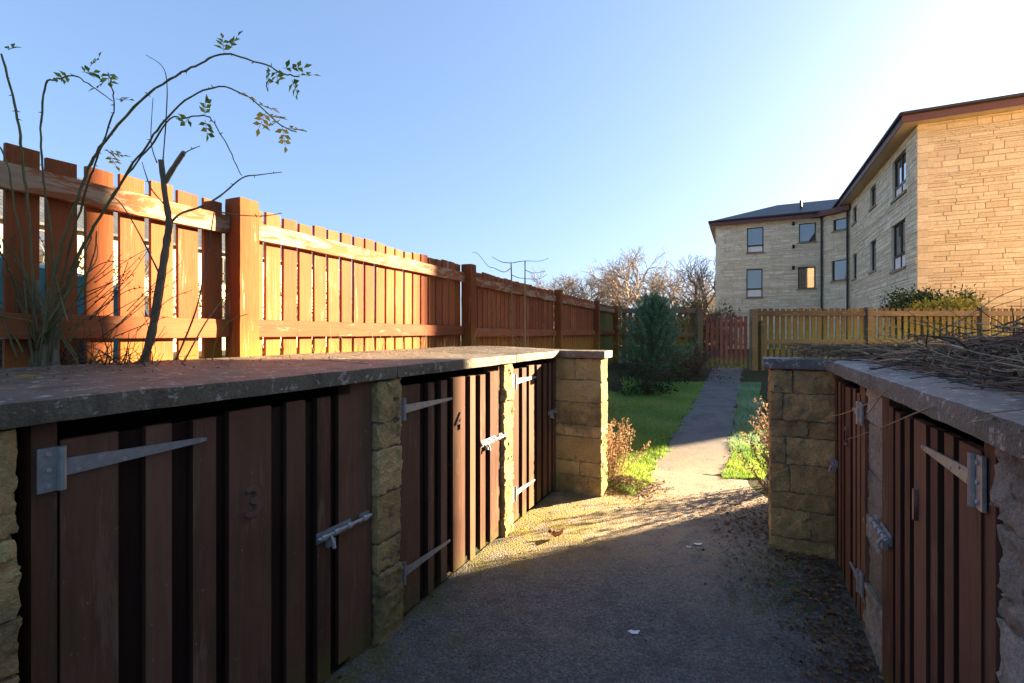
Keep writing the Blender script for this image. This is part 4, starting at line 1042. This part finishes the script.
# ------------------------------------------------------------------ litter on the ground
b = MB()
def litter(x, y, L, m=0, lift=.012):
    a = random.uniform(0, 6.283); p = Vector((x, y, gz(x,y) + lift)); b.leaf(p, Vector((math.cos(a), math.sin(a), random.uniform(-.05,.4))), ZV + rv(.5), L, L*random.uniform(.4,.75), m, None, random.uniform(-.2,.4))
for k in range(1500):
    d = random.uniform(.9, 3.5); o = abs(random.gauss(0, .13)) + .01
    p = FR(o*(1+.8*sstep(2.4,3.3,d)), d, 0); litter(p.x, p.y, random.uniform(.012,.035), 1 if random.random() < .06 else 0)
for k in range(1300):
    p = W(random.gauss(.18, .22), random.gauss(3.95, .36)); litter(p.x, p.y, random.uniform(.014,.035))
for k in range(420):                                         # along the path edges
    y = random.uniform(4.9, 9); e = random.choice((0, .76)); x = 1.655 + .5*(y-5.33) + e + random.gauss(0, .035); litter(x, y, random.uniform(.012,.03), 0, .02)
for k in range(500):
    p = W(random.gauss(-.85,.14), random.gauss(4.4,.18)); litter(p.x, p.y, random.uniform(.014,.034))
for k in range(1500):
    p = W(random.gauss(-.98,.13), random.gauss(4.38,.12)); e = 1-min(1, math.hypot((p.x*.901-p.y*.434)+.98, (p.x*.434+p.y*.901)-4.38)/.32)
    litter(p.x, p.y, random.uniform(.012,.03), 0, .01 + .09*e*random.random()**.5)
for k in range(170):
    p = W(random.uniform(NL+.05, NR-.1), random.uniform(1.2, 4.6)); litter(p.x, p.y, random.uniform(.008,.022))
for k in range(90):
    p = W(NL + abs(random.gauss(0,.12)) + .02, random.uniform(1.2,3.9)); litter(p.x, p.y, random.uniform(.012,.03))
tag(b.build('leaf_litter', [M['brownleaf'], M['holly']], recalc=False), 'brown fallen leaves scattered along the right wall and path mouth', 'leaf litter', kind='stuff')
b = MB()
for k in range(260):
    d = random.uniform(2.6, 3.5); p = FR(abs(random.gauss(.3,.16)), d, 0)
    for j in range(5): b.leaf(Vector((p.x, p.y, .008)) + rv(.012)*1.0, rv() + ZV*1.1, rv(), random.uniform(.008,.02), .006)
tag(b.build('weeds', M['rose'], recalc=False), 'tiny green weeds growing at the foot of the right return wall', 'weeds', kind='stuff')
def onground(px, y):
    Y = EYE*FPX/(y-HOR); return Vector(((px-512)/FPX*Y, Y, 0))
def scrap(px, y, s, mat, name, lab, cat, curl):
    c = onground(px, y); c.z = gz(c.x, c.y) + .012; b = MB(); n = 9; ids = {}
    for i in range(n+1):
        for j in range(n+1):
            u, v = i/n-.5, j/n-.5; rr = math.hypot(u, v); k = 1 + .5*noise.noise(Vector((math.atan2(v,u)*1.5, s*99, px)))
            ids[i,j] = len(b.v); b.v.append(c + Vector((u*s*k, v*s*.6*k, abs(curl*(u*u+v*v)*2.2) + .3*curl*(noise.noise(Vector((u*7,v*7,px)))+.6))))
    for i in range(n):
        for j in range(n):
            if math.hypot((i+.5)/n-.5, (j+.5)/n-.5) < .5 + .1*math.sin(3*math.atan2(j-n/2, i-n/2)): b.face((ids[i,j], ids[i+1,j], ids[i+1,j+1], ids[i,j+1]))
    tag(b.build(name, mat, None, True, False), lab, cat)
scrap(556, 539, .1, M['brownleaf'], 'fallen_leaf', 'large curled brown leaf on the sunlit tarmac before the left doors', 'leaf', .05)
scrap(634, 635, .05, M['paper'], 'paper_scrap', 'white torn scrap nearest the camera on the dark tarmac', 'scrap', .004)
scrap(698, 546, .05, M['paper'], 'paper_scrap', 'white scrap on the shaded tarmac nearer the right return wall', 'scrap', .004)
scrap(689, 549, .03, M['paper'], 'paper_scrap', 'smallest white scrap, just left of another white scrap', 'scrap', .004)
p = FL(-.42, .62, ZT + .024); b = MB(); b.leaf(p, DV + NV*.2, ZV, .075, .022, 0, .3); tag(b.build('fallen_leaf', M['roseyellow'], recalc=False), 'small green leaf lying on the left stone coping', 'leaf')
b = MB()
for k in range(260):
    d = random.uniform(-.3, 3.9); o = -random.uniform(.3, .84)
    b.leaf(FL(o, d, ZT + .03*(-o/.86) + .006), rv() + ZV*.2, ZV + rv(.4), random.uniform(.008,.022), .008)
tag(b.build('coping_litter', M['brownleaf'], recalc=False), 'crumbs of dead leaf along the back of the left coping', 'leaf litter', kind='stuff')
